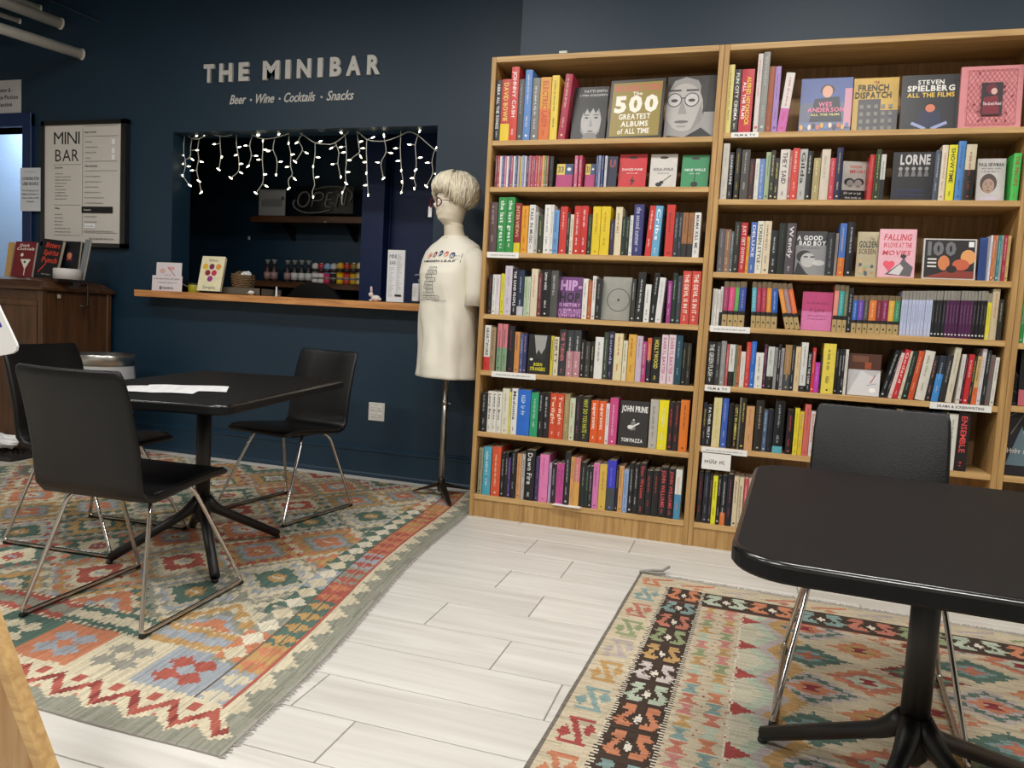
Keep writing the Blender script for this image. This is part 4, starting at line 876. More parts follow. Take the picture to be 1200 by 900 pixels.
def french(A):
    A.rect(.12, .62, 0, .62, (74, 74, 78)); A.rect(.62, 1, 0, .42, (84, 84, 90))
    for i in range(5):
        for j in range(4): A.rect(.16 + i * .16, .16 + i * .16 + .08, .06 + j * .13, .06 + j * .13 + .07, (128, 124, 116))
    A.text('THE', .46, .56, .9, .94, (160, 70, 40), .02); A.text('FRENCH', .1, .78, .77, .88, (50, 44, 34), .02); A.text('DISPATCH', .04, .84, .64, .75, (50, 44, 34), .02)
def spiel(A):
    A.text('STEVEN', .28, .74, .83, .91, (225, 222, 215), .03); A.text('SPIELBERG', .1, .93, .71, .81, (225, 222, 215), .04); A.text('ALL THE FILMS', .1, .93, .6, .68, (224, 184, 70), .03)
    A.poly([(.3, .06), (.36, .38), (.68, .38), (.75, .06)], (40, 44, 74)); A.disc(.52, .42, .11, .1, (40, 30, 26)); A.disc(.52, .4, .085, .08, (206, 120, 90)); A.line((.2, .14), (.45, .03), .06, (150, 160, 200)); A.line((.82, .14), (.55, .03), .06, (150, 160, 200))
def buda(A):
    LN = (160, 64, 70)
    for k in range(11):
        a = .12 + k * .076
        A.line((a, .06), (min(.9, a + .5), .06 + (min(.9, a + .5) - a) * 1.35), .006, LN); A.line((a, .06), (max(.12, a - .5), .06 + (a - max(.12, a - .5)) * 1.35), .006, LN)
        A.line((a, .93), (min(.9, a + .5), .93 - (min(.9, a + .5) - a) * 1.35), .006, LN); A.line((a, .93), (max(.12, a - .5), .93 - (a - max(.12, a - .5)) * 1.35), .006, LN)
    for q in ((.12, .93, .9, .93), (.12, .06, .9, .06), (.12, .06, .12, .93), (.9, .06, .9, .93)): A.line((q[0], q[1]), (q[2], q[3]), .008, LN)
    for q in range(20): A.disc(.16 + .7 * R_.random(), .1 + .8 * R_.random(), .018, .018, (110, 24, 40), 8)
    A.rect(.34, .68, .2, .72, (44, 30, 36)); A.disc(.5, .62, .09, .1, (100, 20, 40)); A.disc(.54, .58, .05, .06, (214, 170, 160)); A.poly([(.36, .22), (.38, .48), (.6, .52), (.64, .22)], (120, 26, 40)); A.text('The Grand Hotel', .37, .66, .36, .41, (230, 210, 215), .02)
def grace(A):
    A.text('FREDDIE', .3, .8, .84, .9, (200, 90, 80), .02); A.text('MERCURY', .3, .95, .72, .79, (200, 60, 60), .03); A.disc(.3, .5, .22, .17, (30, 30, 30)); A.disc(.34, .46, .15, .17, (150, 146, 143)); A.rect(.28, .4, .4, .415, (60, 56, 56)); A.disc(.7, .5, .21, .17, (50, 50, 50)); A.disc(.67, .46, .16, .18, (158, 154, 150)); A.rect(.6, .74, .4, .415, (60, 56, 56))
    A.rect(0, 1, 0, .3, (22, 22, 24)); A.scrawl(.1, .9, .2, .26, (220, 220, 220), R_); A.scrawl(.15, .85, .1, .15, (220, 220, 220), R_)
def lorne(A):
    A.text('LORNE', .18, .92, .75, .95, (196, 192, 190), .04)
    for k in range(5): A.disc(.2 + k * .16, .66, .05, .05, (150, 148, 146)); A.poly([(.14 + k * .16, .5), (.26 + k * .16, .5), (.23 + k * .16, .62), (.17 + k * .16, .62)], (110, 108, 110)); 
    A.scrawl(.14, .84, .19, .24, (50, 60, 120), R_); A.scrawl(.14, .8, .10, .15, (50, 60, 120), R_)
def newman(A):
    A.text('PAUL NEWMAN', .05, .92, .82, .9, (50, 48, 48), .03); A.scrawl(.15, .85, .75, .79, (90, 86, 86), R_); A.scrawl(.15, .8, .68, .72, (90, 86, 86), R_); man_bust(A, (80, 66, 60), (170, 140, 124), (196, 184, 200), .42, .36, .26)
def badboy(A):
    A.rect(0, 1, 0, .68, (130, 130, 132)); A.text('A GOOD', .02, .86, .8, .9, (220, 220, 220), .04); A.text('BAD BOY', .1, .98, .68, .78, (220, 220, 220), .04); A.scrawl(.15, .8, .6, .64, (60, 60, 60), R_)
    A.disc(.3, .42, .26, .22, (28, 28, 30)); A.disc(.42, .34, .24, .26, (176, 174, 172)); A.poly([(0, 0), (.1, .3), (.4, .04), (.5, 0)], (26, 26, 28)); A.rect(.28, .42, .4, .43, (30, 30, 30)); A.rect(.5, .64, .4, .43, (30, 30, 30)); A.disc(.78, .28, .2, .1, (190, 188, 186))
def golden(A):
    A.text('The', .6, .8, .82, .88, (60, 50, 40), .0); A.text('GOLDEN', .1, .95, .66, .8, (50, 60, 50), .03); A.text('SCREEN', .1, .9, .52, .63, (120, 100, 80), .03)
    for k in range(14): A.disc(.1 + .8 * R_.random(), .05 + .4 * R_.random(), .08, .09, R_.choice([(196, 150, 90), (170, 180, 150), (210, 180, 140), (90, 100, 110)]), 10)
def falling(A):
    for s_, a, b_, z in (('FALLING', .12, .86, .77), ('IN LOVE AT THE', .12, .88, .62), ('MOVIES', .1, .85, .46)): A.text(s_, a, b_, z, z + .1 + .03 * (z > .7), (196, 60, 76), .02, .2)
    A.disc(.23, .28, .09, .09, (220, 80, 100)); A.disc(.37, .28, .09, .09, (220, 80, 100)); A.poly([(.15, .26), (.45, .26), (.3, .12)], (220, 80, 100)); A.poly([(.2, .06), (.9, .03), (.95, .22), (.75, .34), (.7, .44), (.6, .3)], (90, 86, 90)); A.disc(.68, .44, .08, .06, (50, 46, 50)); A.poly([(.3, .08), (.6, .28), (.7, .2), (.6, .05)], (200, 196, 196))
def hundred(A):
    A.rect(.03, .97, .03, .97, (26, 22, 22)); A.text('100', .08, .62, .6, .92, (104, 104, 108), .05)
    for k in range(3): A.rect(.09, .26, .47 - k * .09, .51 - k * .09, (210, 205, 200))
    A.disc(.4, .4, .11, .16, (200, 120, 70)); A.disc(.85, .55, .14, .16, (214, 150, 90)); A.disc(.72, .36, .16, .12, (190, 90, 60)); A.poly([(.03, .03), (.5, .22), (.97, .2), (.97, .03)], (130, 50, 36)); A.disc(.55, .25, .1, .08, (24, 20, 22)); A.rect(.85, .95, .8, .93, (226, 226, 226))
def pinkpb(A):
    A.rect(0, 1, .5, 1, (176, 60, 110)); A.scrawl(.15, .9, .68, .74, (110, 30, 70), R_); A.text('In Love', .25, .75, .48, .6, (120, 30, 80), .0, .3); A.scrawl(.2, .85, .36, .4, (150, 60, 110), R_); A.scrawl(.2, .85, .28, .32, (150, 60, 110), R_)
def torn(A): A.rect(0, 1, .62, 1, (74, 40, 28)); A.rect(.1, .6, .8, .95, (110, 70, 50)); A.rect(.5, .7, .64, .8, (150, 70, 40)); A.poly([(0, 0), (.4, .6), (.8, .45), (1, .6), (1, 0)], (206, 204, 206)); A.disc(.78, .14, .1, .08, (236, 236, 232)); A.line((.7, .3), (.85, .5), .03, (176, 80, 80)); A.line((.6, .25), (.9, .3), .02, (150, 150, 150))
def flowers(A):
    for k in range(12): A.disc(.1 + .8 * R_.random(), .3 + .6 * R_.random(), .07, .07, (214, 212, 206), 7)
    A.rect(0, 1, 0, .25, (186, 96, 110))
def wheel(A):
    for k in range(14):
        a = k * math.pi / 7; A.line((.45, .72), (.45 + .6 * math.cos(a), .72 + .4 * math.sin(a)), .01, (150, 150, 140))
    A.rect(.3, .6, .2, .45, (206, 160, 60)); A.rect(.6, .95, .1, .5, (120, 140, 150)); A.poly([(0, .1), (.3, .5), (.5, .1)], (90, 110, 120)); A.scrawl(.02, .9, .22, .27, (200, 190, 180), R_)
def faceout(ci, ri, org, xa, xb, top, col, art, label, yb=.06, lean=9, yaw=0, th=.018, z=None, roll=0, cat='book'):
    ox, oy, s_ = org; zz = CASES[ci][2][ri] if z is None else z
    p0 = None
    def gx(px, Y):
        lo, hi = 0, 900
        for _ in range(30):
            m = (lo + hi) / 2
            if atY(px, m, Y).z > zz: lo = m
            else: hi = m
        return atY(px, lo, Y).x
    X0 = gx(ox + xa / s_, yb); w_ = gx(ox + xb / s_, yb) - X0; w_ /= math.cos(math.radians(yaw))
    yt = yb + .2 * math.tan(math.radians(lean))
    h = (atY(ox + (xa + xb) / 2 / s_, oy + top / s_, yt).z - zz) / math.cos(math.radians(lean))
    t = empty('book', (X0, yb, zz + .0006), 0, label, cat); t['group'] = 'books shown face out'
    t.rotation_euler = (-math.radians(lean), 0, 0)
    if yaw or roll: t.rotation_euler = (Matrix.Rotation(math.radians(yaw), 4, 'Z') @ Matrix.Rotation(math.radians(roll), 4, 'Y') @ Matrix.Rotation(-math.radians(lean), 4, 'X')).to_euler()
    t.location.z += th * math.sin(math.radians(max(0, lean))) + (w_ * math.sin(math.radians(roll)) if roll > 0 else 0)
    MB().box(0, w_, 0, .0018, 0, h, col).box(0, w_, th - .0018, th, 0, h, col).box(0, .0018, .0018, th - .0018, 0, h, col).build('cover', M['book'], t)
    MB().box(.0018, w_ - .003, .0018, th - .0018, .003, h - .003).build('pages', M['pages'], t)
    A = Art(w_, h); A.k = 3
    if art: art(A); A.build('cover_print', M['print'], t, recalc=False)
    FACE.append((ci, ri, X0)); return t
Z1 = (560, 50, 4); Z2 = (560, 165, 4); Z3 = (555, 300, 4.138); Z4 = (550, 370, 4.138); Z5 = (545, 445, 4.138)
Y1 = (840, 50, 6.316); Y1b = (1010, 50, 6.316); Y2 = (835, 155, 6.316); Y2b = (1010, 155, 6.316); Y3 = (830, 245, 6.316); Y3b = (1005, 245, 6.316); Y4 = (825, 320, 6.316); Y5 = (990, 385, 6.316)
faceout(0, 0, Z1, 432, 592, 208, (30, 28, 28), patti, 'black book with a dark haired face on the cover, top shelf, left bookcase', .05)
faceout(0, 0, Z1, 600, 858, 175, (36, 32, 26), five, 'large gold book headed 500 on the top shelf, left bookcase', .02, 8, -4)
faceout(0, 0, Z1, 868, 1108, 155, (120, 118, 116), lennon, 'grey book with a face in round glasses, top shelf, left bookcase', .05)
faceout(0, 1, Z2, 363, 440, 112, (170, 50, 110), duo, 'small magenta book face out near the thin paperbacks, left of two alike', .04, 6, 0, .01)
faceout(0, 1, Z2, 498, 544, 112, (170, 50, 110), duo, 'small magenta book face out near the thin paperbacks, right of two alike', .04, 6, 0, .01)
faceout(0, 1, Z2, 602, 645, 76, (24, 26, 56), lambda A: (A.rect(.1, .9, .7, .9, (40, 44, 90)), A.text('U', .2, .8, .66, .9, (160, 70, 60), .03)), 'dark navy small book face out left of the red music book', .03, 5, 0, .01)
faceout(0, 1, Z2, 654, 782, 66, (196, 40, 48), q333(0, 'DANCE-PUNK', (235, 215, 210), 0), 'small red book titled DANCE-PUNK face out, left bookcase', .05, 8, 0, .01)
faceout(0, 1, Z2, 800, 925, 66, (206, 202, 196), q333(0, 'SOUL-FOLK', (50, 50, 50), 1), 'small white book titled SOUL-FOLK with a guitar, left bookcase', .05, 8, 0, .01)
faceout(0, 1, Z2, 948, 1075, 70, (56, 140, 92), q333(0, 'NEUE WELLE', (225, 235, 228), 2), 'small green book face out at the right end, left bookcase second shelf', .05, 8, 0, .01)
faceout(0, 3, Z3, 403, 519, 104, (104, 56, 116), hiphop, 'purple book headed HIP-HOP face out, left bookcase', .04, 6)
faceout(0, 3, Z3, 614, 752, 104, (150, 150, 142), record, 'grey book with a thin black ring on the cover, left bookcase', .04, 6)
faceout(0, 4, Z4, 278, 380, 92, (30, 30, 30), mist, 'black book with misty picture and yellow lettering, left bookcase', .02, 4)
faceout(0, 5, Z5, 738, 878, 104, (46, 44, 44), prine, 'charcoal book with white capitals and a tiny guitarist, left bookcase', .02, 5)
faceout(1, 0, Y1, 600, 983, 264, (96, 106, 140), wes, 'illustrated blue film book with a face, middle bookcase top shelf', .05, 9)
faceout(1, 0, Y1, 990, 1325, 262, (206, 166, 62), french, 'mustard book headed FRENCH DISPATCH, middle bookcase top shelf', .09, 9)
faceout(1, 0, Y1b, 275, 700, 240, (40, 40, 44), spiel, 'dark film book with white and gold capitals, middle bookcase top shelf', .05, 9)
faceout(1, 0, Y1b, 708, 1172, 172, (214, 136, 140), buda, 'large pink lattice patterned book, right end of the middle top shelf', .03, 7)
faceout(1, 1, Y2, 948, 1130, 215, (190, 186, 180), grace, 'black and white book with two faces, middle bookcase second shelf', .09, 4, 12, .02)
faceout(1, 1, Y2b, 208, 508, 150, (28, 27, 32), lorne, 'black book headed LORNE face out, middle bookcase', .04, 5)
faceout(1, 1, Y2b, 838, 1048, 200, (196, 190, 188), newman, 'pale book with a man portrait near the right end, middle second shelf', .05, 7)
faceout(1, 2, Y3, 632, 858, 168, (34, 34, 36), badboy, 'black and white book headed BAD BOY, middle bookcase', .04, 6)
faceout(1, 2, Y3b, -22, 134, 172, (196, 184, 150), golden, 'cream illustrated book behind the pink movie book, middle bookcase', .07, 5)
faceout(1, 2, Y3b, 142, 415, 152, (226, 172, 184), falling, 'pink book FALLING IN LOVE AT THE MOVIES, middle bookcase', .02, 7)
faceout(1, 2, Y3b, 472, 866, 226, (200, 196, 192), hundred, 'wide dark book headed 100 with warm faces, middle bookcase', .03, 8)
faceout(1, 2, Y3b, 884, 940, 215, (44, 70, 130), None, 'blue book face out left of the thin spines, middle third shelf', .04, 5, 0)
faceout(1, 3, Y4, 712, 935, 142, (206, 116, 166), pinkpb, 'creased pink paperback face out among the film booklets', .03, 4, 0)
faceout(1, 4, Y5, 12, 250, 190, (190, 188, 190), torn, 'white and brown book with a round sticker, middle fifth shelf', .03, 5)
faceout(2, 5, (1150, 340, 3.46), 90, 290, 350, (30, 28, 34), wheel, 'book with spoked wheel picture in the right edge bookcase', .03, 5)
faceout(2, 4, (1150, 340, 3.46), 146, 330, 215, (20, 20, 22), flowers, 'black book with white flowers in the right edge bookcase', .03, 5)
nf = len(FACE)

lab_used = set(); stuffC, stuffP, stuffT = MB(), MB(), MB()
NB = 300 - nf - 5
for k, b in enumerate(BOOKS): b['single'] = k < NB
for (ci, ri), row in [(k, v) for k, v in ROWS.items()]:
    order = sorted([(b['x'], b) for b in row] + [(f[2], None) for f in FACE if f[0] == ci and f[1] == ri], key=lambda t: t[0])
    for i, (x, b) in enumerate(order):
        if b is None: continue
        cv, pg, A = book_parts(b); jit = brng.uniform(0, .008)
        lift = 0; a = math.radians(b['lean'])
        if a > 0: lift = b['th'] * math.sin(a)
        loc = Vector((b['x'], YSP - .002 + jit, b['z'] + lift + .0006))
        if ci == 1 and ri == 5 and False: pass
        if b['single']:
            t = cv.build('book', M['book'])
            hgt = 'tall' if b['h'] > .24 else 'small' if b['h'] < .19 else 'mid-size'; thn = 'thin' if b['th'] < .016 else 'thick' if b['th'] > .038 else 'slim' if b['th'] < .024 else ''
            lb = '%s %s book spine %s from left, %s shelf of the %s bookcase' % (thn or hgt, cname(b['c'].split('+')[0]), ordn(i + 1), SH[ri], CN[ci])
            tag(t, lb, 'book', 'books on the %s shelf of the %s bookcase' % (SH[ri], CN[ci]))
            pg.build('pages', M['pages'], t)
            if A.f: A.build('spine_print', M['print'], t, recalc=False)
            t.location = loc; t.rotation_euler = (0, a, 0)
        else:
            Mx = Matrix.Translation(loc) @ Matrix.Rotation(a, 4, 'Y')
            for src, dst in ((cv, stuffC), (pg, stuffP), (A, stuffT)):
                src.xf(Mx); n0 = len(dst.v); dst.v += src.v; dst.f += [[q + n0 for q in f] for f in src.f]; dst.c += src.c; dst.sm += src.sm
# spines standing in the right edge bookcase, out of sight of the photograph
for ri in range(7):
    x = CASES[2][0] + T_ + (.17 if ri in (4, 5) else .004)
    while x < CASES[2][1] - .1:
        th = brng.uniform(.012, .04); b = dict(th=th, h=brng.uniform(.17, .25), c=brng.choice(['26262a', 'c03a34', 'dcdcd6', '2a3a5a', 'd8c878', '50504e', '2e8a44', 'dc7628', '3a3048']), title='', tc='b0b0b0')
        cv, pg, A = book_parts(b); Mx = Matrix.Translation((x, YSP, CASES[2][2][ri] + .0006))
        for src, dst in ((cv, stuffC), (pg, stuffP), (A, stuffT)):
            src.xf(Mx); n0 = len(dst.v); dst.v += src.v; dst.f += [[q + n0 for q in f] for f in src.f]; dst.c += src.c; dst.sm += src.sm
        x += th + .001
if stuffC.f:
    t = stuffC.build('thin_books', M['book']); tag(t, 'thin book spines filling the gaps on the oak bookcases', 'books', kind='stuff')
    stuffP.build('pages', M['pages'], t, recalc=False)['kind'] = 'stuff'
    if stuffT.f: stuffT.build('spine_print', M['print'], t, recalc=False)['kind'] = 'stuff'

# shelf edge labels
def shelf_label(ci, ri, px0, px1, py, hgt, s_=None, drop=0, flat=False, oy=0):
    z = CASES[ci][2][ri]; X0 = atY(px0, py, 0).x; X1 = atY(px1, py, 0).x
    t = BC[ci]; A = Art(X1 - X0, hgt); 
    o = MB().box(0, X1 - X0, -.0012, 0, 0, hgt, (226, 224, 220)).build('shelf_label', M['paint'], t)
    o.location = (X0 - CASES[ci][0], -.0008, z - hgt - drop)
    A.k = 12
    A.scrawl(.1, .9, .35, .6, (70, 66, 66), R_) if s_ is None else A.text(s_, .12, .88, .3, .68, (60, 56, 56), .02)
    A.build('label_print', M['print'], o, recalc=False)
shelf_label(0, 2, 571, 608, 298, .03); shelf_label(0, 4, 576, 628, 440, .03); shelf_label(1, 0, 857, 889, 158, .024, 'FILM & TV')
shelf_label(1, 3, 832, 879, 386, .03); shelf_label(1, 4, 826, 856, 454, .03, 'FILM & TV'); shelf_label(1, 4, 1090, 1163, 470, .03, 'DRAMA & SCREENWRITING'); shelf_label(1, 5, 822, 876, 527, .03)
shelf_label(1, 5, 823.5, 857.5, 527, .085, None, .026)
o = MB().box(0, .15, -.02, .05, 0, .001).build('paper_slip', M['paper']); p = atY(648, 589, 0); o.location = (p.x, -.01, .1235); o.rotation_euler = (0, 0, -.05)
tag(o, 'white paper slip on the bottom shelf edge of the left bookcase', 'paper')
o.location = (p.x, .0, .1228)

# ------------------------------------------------------------------ tables
def rrect(cx, cy, a, b, r, n=8):
    pts = []
    for sx, sy, a0 in ((1, 1, 0), (-1, 1, 90), (-1, -1, 180), (1, -1, 270)):
        for k in range(n + 1):
            an = math.radians(a0 + 90 * k / n); pts.append((cx + sx * (a / 2 - r) + r * math.cos(an), cy + sy * (b / 2 - r) + r * math.sin(an)))
    return pts
def ring_loft(m_, rings, c=(20, 20, 20), smooth=False, cap=True):
    n = len(rings[0]); vs = [p for r in rings for p in r]
    fs = [(i * n + k, i * n + (k + 1) % n, (i + 1) * n + (k + 1) % n, (i + 1) * n + k) for i in range(len(rings) - 1) for k in range(n)]
    if cap: fs += [tuple(range(n))[::-1], tuple((len(rings) - 1) * n + k for k in range(n))]
    return m_.add(vs, fs, c, smooth)
ZR = .0075
def table(label, tc, ang, a, b, h, r, base, feet, colr=.030, th=.036, hub=.2):
    h -= ZR
    t = empty('cafe_table', (base[0], base[1], ZR), 0, label, 'table', 'black pedestal tables')
    ca, sa = math.cos(ang), math.sin(ang)
    def tr(pts, z): return [((x * ca - y * sa) + tc[0] - base[0], (x * sa + y * ca) + tc[1] - base[1], z) for x, y in pts]
    rings = [tr(rrect(0, 0, a - .012, b - .012, r - .006), h - th), tr(rrect(0, 0, a, b, r), h - th + .006), tr(rrect(0, 0, a, b, r), h - .009)]
    m_ = MB(); ring_loft(m_, rings, (20, 20, 21)); m_.build('tabletop', M['black'], t)
    rings = [tr(rrect(0, 0, a - 2 * e_, b - 2 * e_, r - e_), h - .009 + z_) for e_, z_ in [(.009 * (1 - math.cos(q)), .009 * math.sin(q)) for q in [math.pi / 2 * k / 5 for k in range(6)]]]
    m_ = MB(); ring_loft(m_, rings, (20, 20, 21), True, cap=False); m_.build('rounded_edge', M['blackedge'], t)
    m_ = MB(); m_.add([(x, y, h) for x, y, _ in rings[-1]], [tuple(range(len(rings[-1])))]); m_.build('top_surface', M['black'], t)
    m_ = MB(); m_.tube([(0, 0, hub - .03), (0, 0, h - th - .008)], colr, 20); m_.build('column', M['blackmetal'], t)
    m_ = MB(); m_.lathe([(.14, h - th - .008), (.14, h - th)], n=24); m_.build('mounting_plate', M['blackmetal'], t)
    m_ = MB(); m_.lathe([(.02, hub - .07), (colr + .004, hub - .05), (colr + .006, hub + .005), (colr, hub + .03)], n=20); m_.build('hub', M['blackmetal'], t)
    for f in feet:
        v = Vector((f[0] - base[0], f[1] - base[1], 0)); d = v.normalized()
        P3 = arc([d * .015 + Vector((0, 0, hub + .03)), d * .06 + Vector((0, 0, hub - .02)), v + Vector((0, 0, .021)) ], .06, 4)
        lg = MB().tube(P3, .022, 12, rs=[.026 + (.019 - .026) * k / (len(P3) - 1) for k in range(len(P3))]).build('leg', M['blackmetal'], t)
        MB().lathe([(.012, 0), (.013, .003), (.012, .01)], v.x, v.y, 14).build('foot_cap', M['rubber'], lg)
    return t
lf = [atZ(*q) for q in ((325, 632), (252, 684), (128, 662), (226, 620))]
table('black rectangular cafe table on the left rug with papers on top', (-.765, -1.151), .201, .76, 1.254, .735, .063, (-.80, -1.155), lf)
rf = [(1.50, -1.775), (1.60, -2.40), (2.06, -2.22), (2.12, -1.70)]
table('black cafe table with rounded corners in the right foreground', (1.894, -2.083), -.057, .983, .973, .712, .105, (1.80, -1.98), rf, .030)

# papers on the left table
def papers(loc, rz, w_, h_, label, bend=0):
    n_ = 10; vs = []; fs = []
    for i in range(n_ + 1):
        for j in (0, 1):
            x = w_ * i / n_; vs.append((x, j * h_, .0016 + bend * abs(math.sin(i / n_ * math.pi * 2)) + bend * .4 * j * math.sin(i * .9) ** 2))
    for i in range(n_): fs.append((2 * i, 2 * i + 2, 2 * i + 3, 2 * i + 1))
    m_ = MB().add(vs, fs, (226, 226, 226), True); vb = [(x, y, z - .001) for x, y, z in vs]; m_.add(vb, [f[::-1] for f in fs], (226, 226, 226), True)
    t = m_.build('paper_sheet', M['paint'], None, recalc=False); t.location = loc; t.rotation_euler = (0, 0, rz); tag(t, label, 'paper', 'papers on the left table')
    A = MB()
    for k in range(9):
        for q in range(int(6)):
            xx = w_ * (.08 + q * .15); i = (xx / w_) * n_
            z = .0016 + bend * abs(math.sin(xx / w_ * math.pi * 2)) + bend * 1.0 + .0006
            if R_.random() < .8: A.add([(xx, h_ * (.1 + k * .09), z), (xx + w_ * .1, h_ * (.1 + k * .09), z), (xx + w_ * .1, h_ * (.105 + k * .09), z), (xx, h_ * (.105 + k * .09), z)], [(0, 1, 2, 3)], (120, 120, 120))
    A.build('paper_print', M['print'], t, recalc=False); return t
p = atZ(182, 457, .736); papers((p.x - .02, p.y - .05, .7358), .62, .30, .215, 'white printed sheet on the left table, the nearer to its middle', .0015)
p = atZ(140, 458, .736); papers((p.x, p.y - .04, .7365), .5, .28, .21, 'white printed sheet at the left side of the left table', .002)

# ------------------------------------------------------------------ chairs
def chair(label, x, y, rz, sw=.41, fw=.466, fl=.54, grp='black leather sled chairs'):
    """local: x forward, origin midway between the feet"""
    t = empty('sled_chair', (x, y, ZR), rz, label, 'chair', grp)
    x0 = -fl / 2
    # centre line of the shell: seat front, seat, bend, back top (x, z, width factor, thickness)
    pl = [(.50, .438, .86, .012), (.495, .442, .93, .02), (.47, .448, .98, .026), (.40, .450, 1, .028), (.28, .440, 1, .028), (.16, .428, 1, .028), (.10, .423, 1, .028), (.058, .432, 1, .027), (.034, .458, 1, .026), (.026, .505, 1, .024), (.014, .58, 1, .023), (-.008, .66, .99, .023), (-.036, .76, .985, .022), (-.057, .818, .97, .021), (-.064, .84, .94, .016), (-.065, .846, .9, .01)]
    rings = []; P2 = [Vector((a, b)) for a, b, _, _ in pl]
    for i, (a, b, wf, th) in enumerate(pl):
        tn = (P2[min(i + 1, len(pl) - 1)] - P2[max(i - 1, 0)]).normalized(); nn = Vector((tn.y, -tn.x))   # towards the sitter
        if i < 5: nn = Vector((-tn.y, tn.x)) * -1
        nn = Vector((tn.y, -tn.x))
        W2 = sw / 2 * wf; hh = th / 2; ring = []
        dish = .018 * max(0, min(1, (b - .5) / .2))
        prof_ = [(-1, 0), (-.985, .7), (-.94, 1), (-.5, 1), (0, 1), (.5, 1), (.94, 1), (.985, .7), (1, 0), (.985, -.7), (.94, -1), (.5, -1), (0, -1), (-.5, -1), (-.94, -1), (-.985, -.7)]
        for u, v in prof_:
            off = hh * v + dish * (u * u - .4); c_ = P2[i] + nn * off
            ring.append((c_.x + x0, u * W2, c_.y))
        rings.append(ring)
    m_ = MB(); ring_loft(m_, rings, (16, 16, 17), True); sh = m_.build('seat_shell', M['leather'], t)
    # piping seam along both long edges of the seat cushion
    for s_ in (-1, 1):
        sp = [Vector((a + x0, s_ * sw / 2 * .93 * wf, b)) + Vector((0, 0, .0145)) for a, b, wf, th in pl[2:7]]
        MB().tube(sp, .0022, 5).build('seam', M['leather'], sh)
    r = .0075
    for s_ in (-1, 1):
        yo = s_ * fw / 2; yi = s_ * (sw / 2 - .06); zt = .412
        path = [(x0 + .14 , yi * .55, zt), (x0 + .14, yi, zt), (x0 + .115, yi + s_ * .02, zt - .03), (x0 + .0, yo, r + .004), (x0 + fl, yo, r + .004), (x0 + .345, yi + s_ * .02, zt - .02), (x0 + .32, yi, zt + .014), (x0 + .32, yi * .55, zt + .014)]
        sl = MB().tube(arc(path, .022, 5), r, 10).build('sled_leg', M['chrome'], t)
        for gx in (x0 + .01, x0 + fl - .01): MB().bbox(gx - .012, gx + .012, yo - .009, yo + .009, 0, .012, .002).build('glide', M['rubber'], sl)
        MB().tube([(x0 + .03, yo, .0055), (x0 + fl - .03, yo, .0055)], .0055, 6).build('runner_strip', M['rubber'], sl)
    MB().box(x0 + .11, x0 + .35, -.11, .11, .404, .416).build('seat_plate', M['blackmetal'], t)
    return t
A4 = [atZ(*q) for q in ((158, 755), (278, 688), (33, 722), (168, 665))]
def place(label, feet):
    rr, rf_, lr, lf_ = feet; c = sum(feet, Vector()) / 4; f = ((rf_ - rr) + (lf_ - lr)); return chair(label, c.x, c.y, math.atan2(f.y, f.x), fl=.54)
place('black leather chair in front, its back to the camera', A4)
place('black leather chair at the far side of the left table by the wall', [atZ(*q) for q in ((416, 597), (330, 623), (333, 577), (250, 600))])
place('black leather chair at the left end of the left table, beside the cabinet', [atZ(*q) for q in ((5, 645), (127, 663), (107, 603), (215, 618))])
chair('black leather chair behind the right table facing the camera', 1.786, -1.432, math.radians(-95.8), fl=.57)

